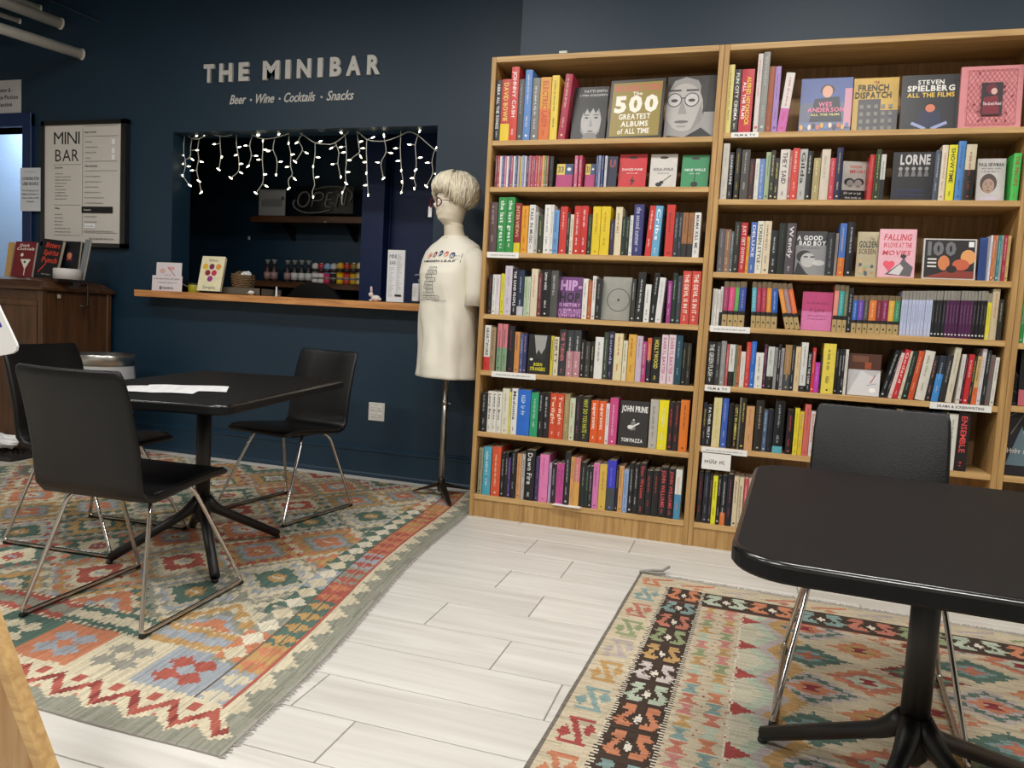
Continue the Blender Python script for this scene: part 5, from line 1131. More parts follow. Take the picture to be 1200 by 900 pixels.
# ------------------------------------------------------------------ rugs
SG, CRM, RED, ORG, MUS, TEA, BLU, DRD, GRY = (143, 146, 132), (208, 196, 164), (186, 74, 54), (208, 116, 60), (196, 148, 62), (82, 118, 108), (150, 162, 180), (150, 48, 42), (150, 150, 140)
import random as _r
def hsh(*a):
    x = 1469598103
    for v in a: x = ((x ^ (int(v) & 0xffff)) * 16777619) & 0xffffffff
    x ^= x >> 15
    return (x * 2654435761 & 0xffffffff) / 4294967296.0
def pick(lst, *a): return lst[int(hsh(*a) * 9973) % len(lst)]
def rug_left(u, v):
    """u metres in from the right edge, v metres in from the front edge"""
    if u < 0.012 or v < 0.008: return GRY
    # end border (front): grey, cream with red zigzag, then a row of blocks
    if v < .30 - .0 and v < u * 1.0 + .06:
        w_ = .13; ph = (u % w_) / w_; tri = abs(ph * 2 - 1)
        if v < .045 + .045 * tri: return SG
        zc_ = .065 + .085 * tri
        if abs(v - zc_ - .012) < .02: return RED if hsh(u * 60, 3) > .3 else DRD
        if abs(ph - .5) < .13 and abs(v - .165) < .018: return RED
        if abs(ph) < .10 and abs(v - .085) < .014: return (214, 100, 70)
        if v < .20 + .012 * (int(u / .012) % 2): return CRM
    if u < .125:
        w_ = .13; ph = (v % w_) / w_; st = int(ph * 6) / 6.0
        if u < .05 + .055 * abs(st * 2 - 1): return SG
        return CRM if u < .118 else RED
    if u < .128: return RED
    if u < .225:
        k = int(v / .19); bg = pick([TEA, BLU, MUS, RED, ORG, CRM, SG], k, 5); fg = pick([CRM, MUS, BLU, TEA, ORG, RED], k, 9)
        if bg == fg: fg = CRM if bg != CRM else RED
        a_ = (v % .19) / .19 * 4 - 2; b_ = (u - .128) / .097 * 2 - 1
        a2 = ((a_ + 2) % 2) - 1
        return fg if abs(a2) + .7 * abs(b_) < .8 and abs(b_) > .08 else bg
    if u < .232: return (110, 92, 80)
    if u < .32 and v > .4:
        k = int(v / .105); ph = (v % .105) / .105 * 2 - 1; b_ = (u - .276) / .044
        if abs(ph) * .8 + abs(b_) * .8 < .85: return pick([CRM, (214, 206, 184)], k, 1)
        return pick([SG, TEA, ORG, BLU], k // 2, 4)
    if v < .44:
        bw_ = .225; k = int((u - .232) / bw_); bg = [BLU, CRM, ORG, TEA, CRM, ORG, MUS][k % 7]; fg = [RED, GRY, BLU, CRM, ORG, TEA, SG][k % 7]
        x_ = ((u - .232) % bw_) / bw_ * 2 - 1; y_ = (v - .20) / .24 * 2 - 1
        tooth = .05 * (int(u / .011) % 2)
        if y_ < -1 + tooth: return CRM
        d1 = min(abs(x_ + .34) * 1.3 + abs(y_ + .33) * 1.5, abs(x_ - .34) * 1.3 + abs(y_ - .33) * 1.5, abs(x_ - .34) * 1.3 + abs(y_ + .33) * 1.5, abs(x_ + .34) * 1.3 + abs(y_ - .33) * 1.5)
        return fg if d1 < .52 else bg
    if v < .58:
        bw_ = .36; k = int((u - .232) / bw_); x_ = ((u - .232) % bw_) / bw_; y_ = (v - .44) / .14
        bg = [MUS, TEA, RED, MUS, ORG][k % 5]; fg = [BLU, CRM, SG, TEA, CRM][k % 5]
        tooth = .16 * (int(u / .013) % 2)
        if y_ < tooth * .6 or y_ > 1 - tooth * .6: return CRM
        return fg if abs(y_ - .5) < .14 + .12 * abs(((x_ * 5) % 1) * 2 - 1) else bg
    # field of nested stepped diamonds
    PU, PV = .45, .50
    uu = u + .0; vv = v - .58
    i = math.floor(uu / PU); j = math.floor(vv / PV)
    best = None
    for (ci_, cj_) in ((i, j), (i + 1, j), (i, j + 1), (i + 1, j + 1)):
        d = abs(uu - ci_ * PU) / (PU * .5) + abs(vv - cj_ * PV) / (PV * .5)
        if best is None or d < best[0]: best = (d, ci_, cj_, 0)
    d = abs(uu - (i + .5) * PU) / (PU * .5) + abs(vv - (j + .5) * PV) / (PV * .5)
    if d < best[0]: best = (d, i, j, 1)
    d, a_, b_, k = best
    step = .135
    d = d + .10 * abs(((u / .045) % 1) * 2 - 1) 
    q = int(d / step)
    LT = (188, 180, 156); PLS = [[ORG, BLU, CRM, TEA, MUS, MUS, SG, LT, TEA], [BLU, CRM, RED, RED, CRM, LT, MUS, BLU, SG], [CRM, ORG, ORG, BLU, SG, MUS, MUS, CRM, LT], [BLU, RED, CRM, CRM, TEA, TEA, SG, LT, CRM], [RED, CRM, BLU, ORG, ORG, CRM, MUS, SG, LT], [CRM, MUS, TEA, TEA, LT, BLU, CRM, SG, BLU]]; pal = PLS[int(a_ * 2 + b_ * 3 + k * 3) % 6]
    if q >= 5:
        hk = (int(uu / .036) + int(vv / .045)) % 3
        if hk == 0: return [RED, CRM, TEA, CRM, SG, ORG][int(a_ + b_ * 2 + k * 3) % 6]
    return pal[min(q, 8)]
BRN, C2, MINT, LIL, GRN2, PNK, TEL2, SLM, R2 = (74, 58, 50), (200, 184, 152), (172, 190, 168), (178, 164, 166), (140, 158, 106), (206, 116, 112), (118, 158, 160), (200, 104, 78), (178, 50, 46)
HZ = ["..#####..", ".######..", "....###..", "...###...", "..###....", ".###.....", "####.#...", ".#######.", "..######.", "........."]
def zmot(a, b):
    """a,b in 0..1: paired hook motif bitmap; 1 hook, 2 diamond"""
    c_ = int(a * 19); r_ = int(b * 10)
    if not (0 <= c_ < 19 and 0 <= r_ < 10): return 0
    if abs(c_ - 9) + abs(r_ - 4.5) * 1.1 < 1.9: return 2
    if c_ < 9: return 1 if HZ[r_][c_] == '#' else 0
    if c_ > 9: return 1 if HZ[r_][18 - c_] == '#' else 0
    return 0
def rug_right(u, v):
    """u from the left edge, v from the top edge"""
    if u < .012: return (120, 112, 104)
    if v < .012: return (170, 164, 156)
    def cream_s(a, k):
        fg = pick([ORG, TEL2, R2, GRN2, LIL, MUS, SLM], k, 2)
        m_ = zmot(*a); return fg if m_ == 1 else C2
    ub, vb = .135, .125
    if u < ub and (v >= vb or v > u * .9):
        k = int((v + .02) / .185); b = ((v + .02) % .185) / .185
        # tall Z with two diamonds
        a = (u - .012) / (ub - .012); fg = [ORG, TEL2, SLM, GRN2, LIL, MUS, TEL2, R2][k % 8]
        x_ = a * 2 - 1; y_ = b * 2 - 1
        if abs(y_) < .86:
            if abs(x_ - .0 + y_ * .0 - .55 * (1 if y_ < 0 else -1) * 0 - (.6 * y_)) < .16 and abs(y_) < .62: return fg
            if abs(abs(y_) - .66) < .1 and abs(x_) < .62: return fg
            if abs(x_ - .5) + abs(y_ + .18) * .8 < .3 or abs(x_ + .5) + abs(y_ - .18) * .8 < .3: return fg
        return C2
    if v < vb:
        k = int(u / .17); x_ = (u % .17) / .17 * 2 - 1; y_ = (v / vb) * 2 - 1
        if abs(y_ + x_ * .5) < .16 and abs(x_) < .8 or abs(x_) + abs(y_ - .55) < .3: return pick([ORG, GRN2, SLM, LIL], k, 12)
        return C2
    ts = .013
    if u < ub + ts: return BRN if int(v / .0068) % 2 else (214, 204, 184)
    if v < vb + .16 and u >= ub + ts:
        if v > vb + .152: return (160, 70, 60)
        if u > ub + .155:
            k = int((u - ub - .155) / .175); a = ((u - ub - .155) % .175) / .175; b = (v - vb - .02) / .115
            m_ = zmot(a, b); return BRN if m_ == 0 else (222, 214, 200) if m_ == 2 else [MINT, ORG, TEL2, SLM, GRN2][k % 5]
    if u < ub + ts + .13:
        k = int((v - .13) / .148); b = ((v - .13) % .148) / .148; a = (u - ub - ts - .004) / .122
        b = (b - .05) / .86
        m_ = zmot(a, b)
        return BRN if m_ == 0 else (222, 214, 200) if m_ == 2 else [ORG, TEL2, SLM, GRN2, MUS, (196, 182, 184), MINT, ORG][k % 8]
    if u < ub + ts + .13 + ts: return BRN if int(v / .0068) % 2 else (214, 204, 184)
    e0 = ub + 2 * ts + .13
    if u < e0 + .15:
        x_ = (u - e0) / .15; colm = int(x_ * 2); xx = (x_ * 2) % 1 * 2 - 1; k = int((v + .03 * colm) / .068); yy = ((v + .03 * colm) % .068) / .068 * 2 - 1
        if abs(xx) < .16 + .62 * abs(yy) and abs(yy) < .9: return [ORG, PNK, TEL2, GRN2, SLM, MUS, PNK, MINT, MUS][(k * 2 + colm * 5 + k // 9) % 9]
        if abs(xx) > .93 and abs(yy) < .2: return R2
        return C2
    e1 = e0 + .15
    if u < e1 + .008: return (216, 206, 186)
    # zigzag margin with red darts
    per = .235; ph = (v % per) / per * 2 - 1; uu = u - e1
    if uu < .075 and abs(ph) < (1 - uu / .075) * .36 + (.08 if uu < .02 and int(v / .0065) % 2 else 0): return R2
    zz = .05 + .075 * abs(ph)
    if uu < zz - .03: return (196, 192, 166)
    if uu < zz + .012: return MINT
    if uu < zz + .045: return LIL
    teeth = .012 * (int(v / .009) % 2)
    if uu < zz + .085 + teeth: return MUS
    # large diamonds
    PU, PV = .34, .25; u3 = u - e1 - .06; v3 = v + .05
    i = math.floor(u3 / PU); j = math.floor(v3 / PV); best = None
    for ci_, cj_, k in ((i, j, 0), (i + 1, j, 0), (i, j + 1, 0), (i + 1, j + 1, 0), (i + .5, j + .5, 1)):
        d = abs(u3 - ci_ * PU) / (PU * .5) + abs(v3 - cj_ * PV) / (PV * .5)
        if best is None or d < best[0]: best = (d, ci_ * 2, cj_ * 2, k)
    d, a_, b_, k = best; d += .15 * abs(((v / .031) % 1) * 2 - 1)
    cx_, cy_ = a_ / 2 * PU, b_ / 2 * PV
    pal = (lambda L_: L_[int(a_ + b_ * 3 // 2 + k * 2) % 6])([[MUS, MUS, GRN2, TEA, DRD, C2, C2], [MINT, ORG, ORG, LIL, TEA, LIL, C2], [MINT, MUS, MUS, ORG, C2, C2, C2], [GRN2, MUS, C2, C2, ORG, C2, C2], [ORG, SLM, TEL2, TEA, TEA, C2, C2], [C2, MINT, MINT, SLM, ORG, C2, C2]])
    if pal[0] in (MINT, GRN2, C2):
        dx, dy = abs(u3 - cx_), abs(v3 - cy_)
        if dx < .012 + dy * .9 and dy < .02: return (150, 30, 44)
    return pal[min(int(d / .165), 6)]
def rug(name, label, fn, P_, U, V, du, dv, wob=.004, thick=.005, streak='v'):
    """P_(u,v)->(x,y)"""
    nu, nv = int(U / du), int(V / dv); vs = []; fs = []; cs = []
    for j in range(nv + 1):
        for i in range(nu + 1):
            u, v = i * du, j * dv; x, y = P_(u, v)
            z = thick + .0015 * noise.noise(Vector((x * 5, y * 5, 0))) + (.002 * max(0, noise.noise(Vector((x * 2, y * 9, 4)))) if u < .1 else 0)
            w_ = wob * noise.noise(Vector((x * 4, y * 4, 2))) if i == 0 or j == 0 else 0
            vs.append((x + w_, y + w_, z))
    rg = random.Random(5)
    jt = [hsh(q // 2, 77) * (.017 if (q // 2) % 2 else .004) if streak == 'v' else rg.choice((-.0025, 0, .0025)) for q in range(3000)]
    st = [rg.choice((rg.uniform(.9, 1.08), rg.uniform(.72, 1.0))) for _ in range(4000)]
    for j in range(nv):
        for i in range(nu):
            a = j * (nu + 1) + i; fs.append((a, a + 1, a + nu + 2, a + nu + 1))
            uu_, vv_ = (i + .5) * du, (j + .5) * dv
            if streak == 'v' and vv_ > .03: vv_ += jt[i] * (.35 if vv_ < .2 else 1)
            if streak == 'h' and uu_ > .03: uu_ += jt[j]
            c = fn(uu_, vv_); k = st[(i * 7 + (j // 9) * 131) % 4000] if streak == 'v' else st[(j * 7 + (i // 9) * 131) % 4000]
            k *= rg.uniform(.93, 1.06); l = lin(c); g_ = (l[0] + l[1] + l[2]) / 3; ds = .34; wn = 0
            if rg.random() < .05: ds = .5
            l = [q * (1 - ds) + g_ * ds for q in l[:3]]; cs.append((l[0] * k * 1.0, l[1] * k * .97, l[2] * k * .9, 1))
    # underside edge skirt
    t = empty(name, (0, 0, 0), 0, label, 'rug')
    me = bpy.data.meshes.new('woven_field'); me.from_pydata(vs, [], fs); at_ = me.attributes.new('Col', 'FLOAT_COLOR', 'FACE'); at_.data.foreach_set('color', [q for c in cs for q in c]); me.materials.append(M['rug'])
    o = bpy.data.objects.new('woven_field', me); COL.objects.link(o); o.parent = t
    ed = []
    for j in range(nv + 1): ed.append(j * (nu + 1))
    m_ = MB()
    def skirt(idx):
        n0 = len(idx); vv = [vs[k] for k in idx] + [(vs[k][0], vs[k][1], .0002) for k in idx]
        m_.add(vv, [(k, k + 1, n0 + k + 1, n0 + k) for k in range(n0 - 1)], (120, 112, 104))
    skirt([j * (nu + 1) for j in range(nv + 1)]); skirt(list(range(nu + 1))); skirt([nv * (nu + 1) + i for i in range(nu + 1)]); skirt([j * (nu + 1) + nu for j in range(nv + 1)])
    m_.build('edge_binding', M['fringe'], t, recalc=False)
    return t
def PL(u, v):
    y = -2.362 + v; xe = .262 - .124 * v + .018 * math.sin(v * 3.1)
    if v > 2.3: xe = min(xe, -.006)
    return (xe - u, y)
rl = rug('kilim_rug', 'large multicoloured kilim rug under the left table', rug_left, PL, 3.0, 2.84, .0062, .0095)
c4, s4 = math.cos(-.04), math.sin(-.04)
def PR(u, v):
    return (1.012 + u * c4 + v * s4, -.545 + u * s4 - v * c4)
rr_ = rug('kilim_rug', 'kilim rug with dark brown hooked border under the right table', rug_right, PR, 2.1, 2.15, .0062, .0068, streak='h')
def fringe(parent, P_, edge, L_, n_, c, ln=.018, seed=1):
    rg = random.Random(seed); m_ = MB()
    for k in range(n_):
        s_ = L_ * (k + rg.random()) / n_; l = ln * rg.uniform(.5, 1.2); w_ = .0018; jx = rg.uniform(-.5, .5) * l
        if edge == 'u': x, y = P_(0, s_); dx, dy = P_(-.01, s_); 
        else: x, y = P_(s_, 0); dx, dy = P_(s_, -.01)
        d = Vector((dx - x, dy - y, 0)).normalized(); n2 = Vector((-d.y, d.x, 0)); b = Vector((x, y, .004)); e = b + d * l + n2 * jx; e.z = .0015
        m_.add([b - n2 * w_, b + n2 * w_, e + n2 * w_ * .4, e - n2 * w_ * .4], [(0, 1, 2, 3)], c)
    o = m_.build('fringe', M['fringe'], parent, recalc=False); o['kind'] = 'stuff'; return o
fringe(rl, PL, 'u', 2.84, 700, (150, 146, 140), .017); fringe(rr_, PR, 'v', 2.3, 900, (150, 146, 140), .03, 2)
p = PR(.02, .0); m_ = MB(); m_.tube([(p[0] - .02, p[1] - .01, .012), (p[0] + .03, p[1] + .01, .02), (p[0] + .075, p[1] + .02, .022), (p[0] + .10, p[1] + .06, .03)], .006, 6); m_.tube([(p[0], p[1], .01), (p[0] + .05, p[1] - .012, .018), (p[0] + .09, p[1], .016)], .005, 6); m_.build('corner_tassel', M['fringe'], rr_)

# ------------------------------------------------------------------ outlet on the wall
p = atY(441.5, 482.5, YW)
t = empty('wall_outlet', (p.x, YW, p.z), 0, 'white four socket outlet plate on the teal wall', 'outlet')
MB().bbox(-.058, .058, -.006, 0, -.06, .06, .002, (214, 212, 206)).build('cover_plate', M['paint'], t)
for sx in (-1, 1):
    for sz in (-1, 1):
        so = MB().bbox(sx * .024 - .017, sx * .024 + .017, -.009, -.005, sz * .022 - .015, sz * .022 + .015, .002, (224, 222, 216)).build('socket', M['paint'], t)
        q = MB()
        for k in (-1, 1): q.box(sx * .024 + k * .006 - .001, sx * .024 + k * .006 + .001, -.0095, -.0089, sz * .022, sz * .022 + .007, (30, 30, 30))
        q.box(sx * .024 - .002, sx * .024 + .002, -.0095, -.0089, sz * .022 - .009, sz * .022 - .005, (30, 30, 30)); q.build('slots', M['paint'], so)

# ------------------------------------------------------------------ antique cabinet with books and crank
CX0, CX1, CYa, CYb = -3.98, -3.06, .0, .57
zt = 1.16
t = empty('wooden_cabinet', ((CX0 + CX1) / 2, (CYa + CYb) / 2, 0), 0, 'dark antique wooden phonograph cabinet with crank at far left', 'cabinet')
hx, hy = (CX1 - CX0) / 2, (CYb - CYa) / 2
MB().box(-hx + .02, hx - .02, -hy + .02, hy - .02, .06, zt - .06).build('body', M['darkwood'], t)
for sx in (-1, 1):
    for sy in (-1, 1): MB().bbox(sx * (hx - .02) - .02, sx * (hx - .02) + .02, sy * (hy - .02) - .02, sy * (hy - .02) + .02, 0, zt - .05, .006).build('corner_post', M['darkwood'], t)
m_ = MB()
rings = []
for z, e in ((zt - .058, .0), (zt - .05, .02), (zt - .035, .022), (zt - .028, .012), (zt + .01, -.03), (zt + .028, -.085), (zt + .03, -.1)):
    rings.append([(x, y, z) for x, y in rrect(0, 0, 2 * (hx + e), 2 * (hy + e), .012, 2)])
ring_loft(m_, rings); m_.build('lid', M['darkwoodh'], t)
for (x0, x1) in ((-hx + .05, -.01), (.01, hx - .05)):
    dr = MB()
    for q in ((x0, x1, .12, .16), (x0, x1, 1.0, 1.04)): dr.bbox(q[0], q[1], -hy + .003, -hy + .02, q[2], q[3], .003)
    for q in ((x0, x0 + .045), (x1 - .045, x1)): dr.bbox(q[0], q[1], -hy + .003, -hy + .02, .16, 1.0, .003)
    dr.box(x0 + .04, x1 - .04, -hy + .012, -hy + .02, .15, 1.0); dd_ = dr.build('door', M['darkwood'], t)
    MB().lathe([(.008, 0), (.014, .012), (.009, .02)], n=12).xf(Matrix.Translation((x1 - .022 if x0 < -.1 else x0 + .022, -hy + .003, .62)) @ Matrix.Rotation(math.pi / 2, 4, 'X')).build('knob', M['brass'], dd_)
sp_ = MB().box(hx - .022, hx - .012, -hy + .04, hy - .04, .1, zt - .07).build('side_panel', M['darkwood'], t)
MB().bbox(-hx, hx, -hy, hy, .03, .1, .006).build('plinth', M['darkwood'], t)
cr = atX(97, 334, CX1) - t.location; cr2 = atX(97, 356, CX1 + .06) - t.location
m_ = MB().tube(arc([(hx - .01, cr.y, cr.z), (hx + .06, cr.y, cr.z), (hx + .065, cr.y - .02, cr.z), (hx + .065, cr.y - .02, cr.z - .14), (hx + .08, cr.y - .02, cr.z - .15), (hx + .08, cr.y - .10, cr.z - .145)], .01, 3), .006, 8); m_.lathe([(.016, 0), (.016, .006)], n=12).build('crank', M['brass'], t)
o = MB().box(hx + .0005, hx + .002, -.17, -.145, zt - .10, zt - .075, (180, 170, 150)).build('paper_tag', M['paint'], t)
# books on the cabinet
def martini(A):
    A.text('Quick', .2, .7, .86, .94, (230, 215, 205), .02, .2); A.text('Cocktails', .1, .95, .76, .84, (230, 215, 205), .02, .2)
    A.poly([(.35, .5), (.85, .5), (.62, .2)], (220, 214, 200)); A.rect(.6, .64, .04, .22, (220, 214, 200)); A.disc(.58, .42, .06, .05, (60, 80, 40)); A.disc(.4, .62, .07, .07, (220, 214, 200))
def redtext(A):
    for k, s_ in enumerate(('Bitters', 'Spirits', 'Punch')): A.text(s_, .2 - .03 * k, .9, .78 - k * .2, .92 - k * .2, (190, 60, 40), .03, .2)
    A.line((.1, .1), (.4, .35), .05, (190, 60, 60)); A.scrawl(.3, .8, .05, .08, (200, 190, 180), R_)
def facec(A): A.disc(.45, .6, .3, .34, (24, 26, 40)); A.disc(.45, .62, .14, .16, (196, 120, 90)); A.rect(.3, .6, .5, .54, (150, 60, 40))
ztop = zt + .0305
fo = (0, 0, 1)
yb_ = .17
faceout(2, 0, fo, 12.5, 35, 283.5, (110, 24, 34), martini, 'dark red cocktail book with martini glass on the cabinet', yb_, 10, 3, .02, ztop)
faceout(2, 0, fo, 41, 61, 282, (24, 20, 24), redtext, 'black book with red lettering leaning on the cabinet top', yb_, 12, 8, .03, ztop, 4)
faceout(2, 0, fo, 69, 88, 283, (18, 20, 26), facec, 'dark book with a face behind the round white box', yb_ + .09, 8, 4, .02, ztop)
faceout(2, 0, fo, 91, 97, 281, (120, 124, 128), None, 'thin grey book at the right end of the cabinet top', yb_ + .1, 8, 0, .015, ztop, 5)
faceout(2, 0, fo, 5, 11.5, 284, (190, 150, 90), None, 'pale edged book left of the dark red cocktail book', yb_ + .03, 8, 0, .015, ztop)
p = atY(77.5, 319, yb_ - .02)
t = empty('round_box', (p.x, yb_ - .01, ztop), 0, 'low round white box in front of the dark book', 'box')
MB().lathe([(.085, 0), (.085, .066), (.08, .07)], n=32, c=(196, 192, 188)).build('box_body', M['paint'], t)

# ------------------------------------------------------------------ steel bin
bx, by, br = -2.72, .17, .185
zr = atY(126, 419, by - br).z
t = empty('trash_bin', (bx, by, .0075), 0, 'round brushed steel bin with a clear liner beside the cabinet', 'bin')
MB().lathe([(br * .97, 0), (br, .02), (br, zr - .14), (br * .985, zr - .14)], n=40).build('bin_body', M['steel'], t)
MB().lathe([(br * 1.03, zr - .075), (br * 1.04, zr - .005), (br * 1.02, zr), (br * .93, zr - .004), (br * .9, zr - .09), (.001, zr - .092)], n=40).build('rim_ring', M['steel'], t)
m_ = MB(); n_ = 48
vs = []
for i in range(6):
    for k in range(n_):
        a = 2 * math.pi * k / n_; rr = br * (1.012 + .035 * (i / 5) * (1 + .6 * math.sin(k * 2.3))) ; vs.append((rr * math.cos(a), rr * math.sin(a), zr - .07 - i * .02 - .012 * math.sin(k * 1.1) * (i / 5)))
m_.add(vs, [(i * n_ + k, i * n_ + (k + 1) % n_, (i + 1) * n_ + (k + 1) % n_, (i + 1) * n_ + k) for i in range(5) for k in range(n_)], smooth=True); m_.build('bag_liner', M['bag'], t, recalc=False)

# ------------------------------------------------------------------ things at the left edge
p = atZ(8, 520, .0); p.y = -.15; p.x = -3.12
t = empty('fringed_mat', (p.x - .22, p.y, 0.0085), .1, 'dark shaggy mat at the far left behind the chair', 'mat')
m_ = MB().box(-.3, .3, -.12, .12, 0, .02, (40, 36, 34)); rg = random.Random(4)
for k in range(420):
    x, y = rg.uniform(-.3, .3), rg.uniform(-.12, .12); a = rg.uniform(0, 6.28); l = rg.uniform(.02, .05)
    m_.add([(x - .004, y, .018), (x + .004, y, .018), (x + l * math.cos(a), y + l * math.sin(a), .05)], [(0, 1, 2)], (48, 44, 42))
o = m_.build('shag_pile', M['paint'], t, recalc=False); o['kind'] = 'stuff'
o = crumple('paper_bundle', (p.x - .12, p.y + .0, .105), .085, (220, 222, 224), 'crumpled pale paper lying on the dark mat', 'paper', (1.7, 1, .55), seed=3)
# white display board on a post, cut off by the left edge
Yp = -1.9
q = [atY(0, 362, Yp), atY(20.5, 404, Yp), atY(-1, 418, Yp)]
t = empty('white_sign_board', (atY(-105, 400, Yp).x, Yp, .008), 0, 'white glossy board corner with blue mark at the left edge', 'sign')
O = t.location
def rel(px, py, dy=0): 
    v = atY(px, py, Yp) - O; return (v.x, v.z)
poly = [rel(-120, 300), rel(-20, 318), rel(0, 360), rel(19.5, 401), rel(21, 406), rel(20, 411), rel(16, 414), rel(0, 417), rel(-120, 430)]
MB().prism(poly, -.004, .004, 'y', (228, 226, 222)).build('board', M['plastic'], t)
MB().prism([rel(-30, 372), rel(0, 374), rel(4, 383), rel(0, 384), rel(-30, 386)], -.0052, -.0042, 'y', (50, 50, 160)).build('blue_mark', M['paint'], t)
MB().tube([(0, .012, 0.005), (0, .012, .9)], .012, 10).build('post', M['chrome'], t)
MB().lathe([(.11, 0), (.11, .01), (.02, .02)], 0, .012, 24).build('base', M['blackmetal'], t)
# slanted pine panel in the near left corner
Yq = -2.75
t = empty('pine_easel', tuple(atY(-30, 900, Yq)), 0, 'slanted pine board leg cut off by the lower left corner', 'easel'); t.location.z = 0
O = t.location
P_ = [atY(0, 766, Yq), atY(52, 905, Yq)]; d_ = (P_[1] - P_[0]); 
topp = P_[0] - d_ * 1.2; k = -P_[1].z / d_.z; bot = P_[1] + d_ * k
wv = Vector((.026, 0, 0))
def pr(v): return (v.x - O.x, v.z)
MB().prism([pr(topp - wv), pr(topp), pr(bot), pr(bot - wv)], -.0, .03, 'y').build('edge_strip', M['oakh'], t)
n3 = Vector((.16, 0, 0))
MB().prism([pr(topp - wv), pr(topp - wv - n3), pr(bot - wv - n3), pr(bot - wv)], .003, .02, 'y').build('panel', M['ply'], t)

# ------------------------------------------------------------------ mannequin
MX, MY = -.293, .30
t = empty('mannequin', (MX, MY, .0075), 0, 'pale dress form mannequin with blond wig on a pole stand', 'mannequin')
HD = math.radians(-116); HDH = math.radians(-126)     # heading of chest and of head
fx, fy = math.cos(HD), math.sin(HD); rx, ry = -fy, fx          # f = forward, r = its left side
def mp(f, s, z): return (fx * f + rx * s, fy * f + ry * s, z)
MB().tube([(0, 0, .05), (0, 0, .78)], .0165, 16).build('pole', M['steel'], t)
MB().tube([(0, 0, .55), (0, 0, .58)], .018, 16).tube([(.012, 0, .565), (.04, -.01, .56)], .004, 6).build('clamp_collar', M['steel'], t)
MB().lathe([(.018, .03), (.024, .05), (.02, .1), (.014, .12)], n=16).build('stand_hub', M['brass'], t)
for px, py in ((530, 597), (484, 577), (553, 574)):
    g_ = atZ(px, py, .005) - t.location; d = Vector((g_.x, g_.y, 0)); 
    if d.length > .24: d = d.normalized() * .24
    n2 = Vector((-d.y, d.x, 0)).normalized() * .021
    b0, e0 = d.normalized() * .015, d
    vs = [b0 + n2 + Vector((0, 0, .085)), b0 - n2 + Vector((0, 0, .085)), e0 - n2 * .5 + Vector((0, 0, .012)), e0 + n2 * .5 + Vector((0, 0, .012)), b0 + n2 + Vector((0, 0, .06)), b0 - n2 + Vector((0, 0, .06)), e0 - n2 * .5 + Vector((0, 0, .006)), e0 + n2 * .5 + Vector((0, 0, .006))]
    MB().add(vs, [(0, 1, 2, 3), (4, 7, 6, 5), (0, 4, 5, 1), (1, 5, 6, 2), (2, 6, 7, 3), (3, 7, 4, 0)]).build('stand_leg', M['brass'], t)
def loft(sec, n=32, fn=None):
    """sec: (z, forward offset, half depth, half width, exponent)"""
    rings = []
    for z, fo_, dp, wd, ex in sec:
        ring = []
        for k in range(n):
            a = 2 * math.pi * k / n; ca, sa = math.cos(a), math.sin(a)
            f = math.copysign(abs(ca) ** (2 / ex), ca) * dp; s_ = math.copysign(abs(sa) ** (2 / ex), sa) * wd
            p = mp(fo_ + f, s_, z)
            if fn: p = fn(p, a, z)
            ring.append(p)
        rings.append(ring)
    return rings
def interp(sec, m=4):
    out = []
    for a, b in zip(sec, sec[1:]):
        for k in range(m):
            q = k / m; q2 = q * q * (3 - 2 * q) * .35 + q * .65; out.append(tuple(u * (1 - q2) + v * q2 for u, v in zip(a, b)))
    out.append(sec[-1]); return out
body = [(.745, 0, .10, .15, 2.2), (.80, 0, .115, .165, 2.2), (.90, 0, .125, .175, 2.2), (1.0, 0, .115, .16, 2.2), (1.10, .005, .10, .14, 2.2), (1.2, .02, .115, .15, 2.2), (1.3, .03, .125, .16, 2.2), (1.39, .01, .11, .17, 2.2), (1.46, -.01, .09, .175, 2.2), (1.495, -.02, .075, .15, 2.1), (1.52, -.02, .066, .095, 2), (1.545, -.012, .060, .064, 2), (1.575, -.004, .057, .058, 2), (1.60, .0, .057, .058, 2), (1.612, .012, .062, .052, 2), (1.63, .022, .078, .058, 2), (1.66, .024, .088, .067, 2), (1.70, .02, .095, .073, 2), (1.75, .012, .1, .077, 2), (1.80, .006, .1, .078, 2), (1.85, .0, .085, .066, 2), (1.88, -.002, .055, .045, 2), (1.89, 0, .01, .01, 2)]
def facefn(p, a, z):
    v = Vector(p)
    da = (a + math.pi) % (2 * math.pi) - math.pi
    F = Vector((fx, fy, 0))
    if 1.6 < z < 1.85:
        nose = math.exp(-((z - 1.70) / .018) ** 2) * .022 + math.exp(-((z - 1.725) / .03) ** 2) * .01
        v += F * nose * math.exp(-(da / .16) ** 2)
        lip = (math.exp(-((z - 1.665) / .007) ** 2) + math.exp(-((z - 1.653) / .007) ** 2)) * .006
        v += F * lip * math.exp(-(da / .25) ** 2)
        v += F * .007 * math.exp(-((z - 1.632) / .012) ** 2) * math.exp(-(da / .3) ** 2)
        v -= F * .008 * math.exp(-((z - 1.742) / .012) ** 2) * math.exp(-((abs(da) - .38) / .17) ** 2)
        v += Vector((math.cos(HD + a), math.sin(HD + a), 0)) * .012 * math.exp(-((z - 1.715) / .022) ** 2) * math.exp(-((abs(da) - 1.6) / .1) ** 2)
    q_ = max(0, min(1, (z - 1.53) / .08)); v.rotate(Matrix.Rotation((HDH - HD) * q_, 3, 'Z')); return tuple(v)
m_ = MB(); ring_loft(m_, loft(interp(body, 6), 48, facefn), (214, 200, 172), True); bodyo = m_.build('body', M['skin'], t)
